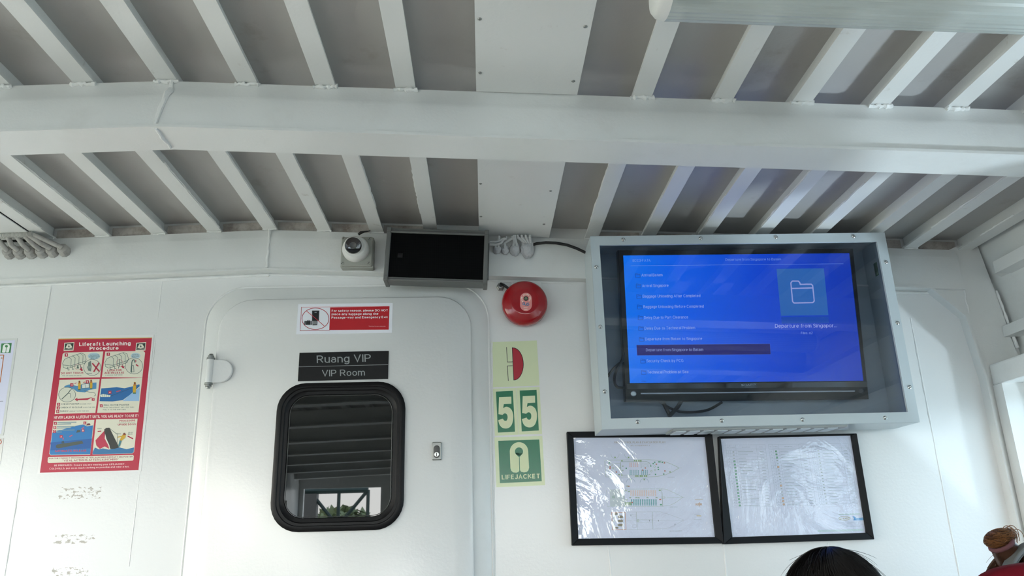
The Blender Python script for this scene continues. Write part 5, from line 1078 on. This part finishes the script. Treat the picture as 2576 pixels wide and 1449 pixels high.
# headphones
hp = thing('headphones', 'grey over-ear headphones on the head with the bun', 'headphones', hc)
def band(a0, a1, r0, r1, w, name, mt, n=24, yo=-.040):
    b = MB(); lo = []
    for i in range(n+1):
        a = a0+(a1-a0)*i/n; s = Vector((math.cos(a), 0, math.sin(a)))
        q = lambda r, y: hc+Vector((s.x*(r+.004), yo+y, s.z*(r+.034)))
        lo.append([q(r0, -w), q(r1, -w), q(r1, w), q(r0, w)])
    b.loft(lo); return b.obj(name, mt, hp, smooth=60, bevel=.002)
band(math.radians(38), math.radians(142), .091, .0985, .014, 'headband', 'phones_grey'); band(math.radians(48), math.radians(132), .0875, .0915, .011, 'headband_pad', mat('pad', (.17, .18, .18), .6))
for a in (27, 142): band(math.radians(a), math.radians(a+11), .0915, .0985, .013, 'yoke', 'phones_dark', 6)
for a in (2, 153): band(math.radians(a), math.radians(a+25), .0915, .0975, .012, 'slider', mat('slider', (.06, .07, .075), .4), 8)
for s in (-1, 1): MB().lathe(hc+Vector((s*.083, -.020, -.012)), (s, 0, 0), [(.030, 0), (.038, .006), (.038, .018), (.034, .026), (.02, .028)], 28).obj('ear_cup', 'phones_dark', hp)
# seats
def seat(label, x, y, head_top):
    t = thing('passenger_seat', label, 'seat', (x, y, 0), 'red passenger seats')
    MB().loft([rr(x-.195, x+.195, .40, .50, .04, y+.02), rr(x-.20, x+.20, .40, .50, .04, y+.25), rr(x-.195, x+.195, .40, .49, .04, y+.47)]).obj('cushion', 'seat_red', t, smooth=50)
    h = min(head_top, .93)
    MB().loft([rr(x-.195, x+.195, .44, h, .06, y-.13), rr(x-.20, x+.20, .43, h+.01, .07, y-.085), rr(x-.195, x+.195, .44, h, .06, y-.03)]).obj('backrest', 'seat_red', t, smooth=50)
    if head_top > .95:
        b = MB(); lo = []
        for i in range(9):
            f = -1+2*i/8; k = math.sqrt(max(.0, 1-f**4*.95)); yy = y-.085+f*.045
            lo.append([Vector((x+.205*k*math.cos(a)*abs(math.cos(a))**-.5 if abs(math.cos(a)) > .02 else x, yy, head_top-.13+.13*k*math.sin(a)*(abs(math.sin(a))**-.5 if abs(math.sin(a)) > .02 else 0))) for a in [2*PI*(j+.5)/40 for j in range(40)]])
        b.loft(lo); b.obj('headrest', 'seat_red', t, smooth=70)
    for s in (-1, 1):
        MB().box(x+s*.205-.015, x+s*.205+.015, y-.06, y+.36, .60, .635).obj('armrest', 'seat_base', t, bevel=.01)
        MB().box(x+s*.205-.012, x+s*.205+.012, y+.08, y+.14, .42, .60).obj('arm_post', 'seat_base', t)
        MB().box(x+s*.17-.02, x+s*.17+.02, y+.08, y+.14, 0, .41).obj('leg', 'seat_base', t)
        MB().box(x+s*.17-.025, x+s*.17+.025, y-.05, y+.32, 0, .02).obj('foot', 'seat_base', t)
q = U(2560, 1413, -1.17)
seat('red seat with a rounded headrest at the lower right corner', U(2412, 1449, -1.17).x+.205, -1.09, q.z)
seat('low-backed red seat under the black haired person', p1.x-.05, -1.22, .86)

# ================================================================== OUTSIDE, SEEN MIRRORED IN THE DOOR GLASS
def tree(label, x, y, h, r, seed):
    rnd = random.Random(seed); t = thing('tree', label, 'tree', (x, y, -.8), 'trees beyond the quay')
    MB().tube([(x, y, -.8), (x+.1, y, h*.5), (x, y, h*.85)], [.16, .11, .04], 8).obj('trunk', 'bark', t)
    b = MB()
    for i in range(900):
        d = Vector((rnd.gauss(0, 1), rnd.gauss(0, 1), rnd.gauss(0, 1))).normalized()*rnd.uniform(.45, 1)**.5; c_ = Vector((x+d.x*r, y+d.y*r, h*.62+d.z*r*.8)); s = rnd.uniform(.12, .28)
        u = Vector((rnd.uniform(-1, 1), rnd.uniform(-1, 1), rnd.uniform(-1, 1))).normalized()*s; v = u.cross(Vector((rnd.uniform(-1, 1), rnd.uniform(-1, 1), 1))).normalized()*s*.6
        b.add([c_-u, c_+v, c_+u, c_-v], [(0, 1, 2, 3)])
    b.obj('crown', 'leaf', t, smooth=0, kind='stuff')
tree('leafy tree behind the stern, mirrored left in the door glass', -8.4, -26, 1.5, 1.2, 1); tree('leafy tree behind the stern, mirrored right in the door glass', -4.6, -24, 1.9, 1.35, 2); tree('broad leafy tree behind the stern, mirrored in the middle of the door glass', -7.0, -31, 1.7, 1.5, 3)
g = thing('gangway_truss', 'dark steel gangway truss outside, mirrored in the door glass', 'gangway', (-3.2, -13, -.8))
def bar(a, c_, r=.035, n_='truss_bar'): MB().tube([a, c_], r, 6).obj(n_, 'truss_green', g)
bar((-4.4, -13, 2.1), (-2.2, -13, 2.1), .06); bar((-4.4, -13, 1.45), (-2.2, -13, 1.45), .04)
for i in range(5): bar((-4.4+.55*i, -13, 1.45), (-4.4+.55*i, -13, 2.1))
for i in range(4): bar((-4.4+.55*i, -13, 1.45 if i % 2 else 2.1), (-3.85+.55*i, -13, 2.1 if i % 2 else 1.45))
for x in (-4.4, -2.2): bar((x, -13, -.8), (x, -13, 1.45), .05, 'truss_post')
MB().box(-3.55, -3.15, -13.1, -12.9, 1.5, 2.05).obj('notice_board', 'dark_steel', g, smooth=0)
finish_prints()
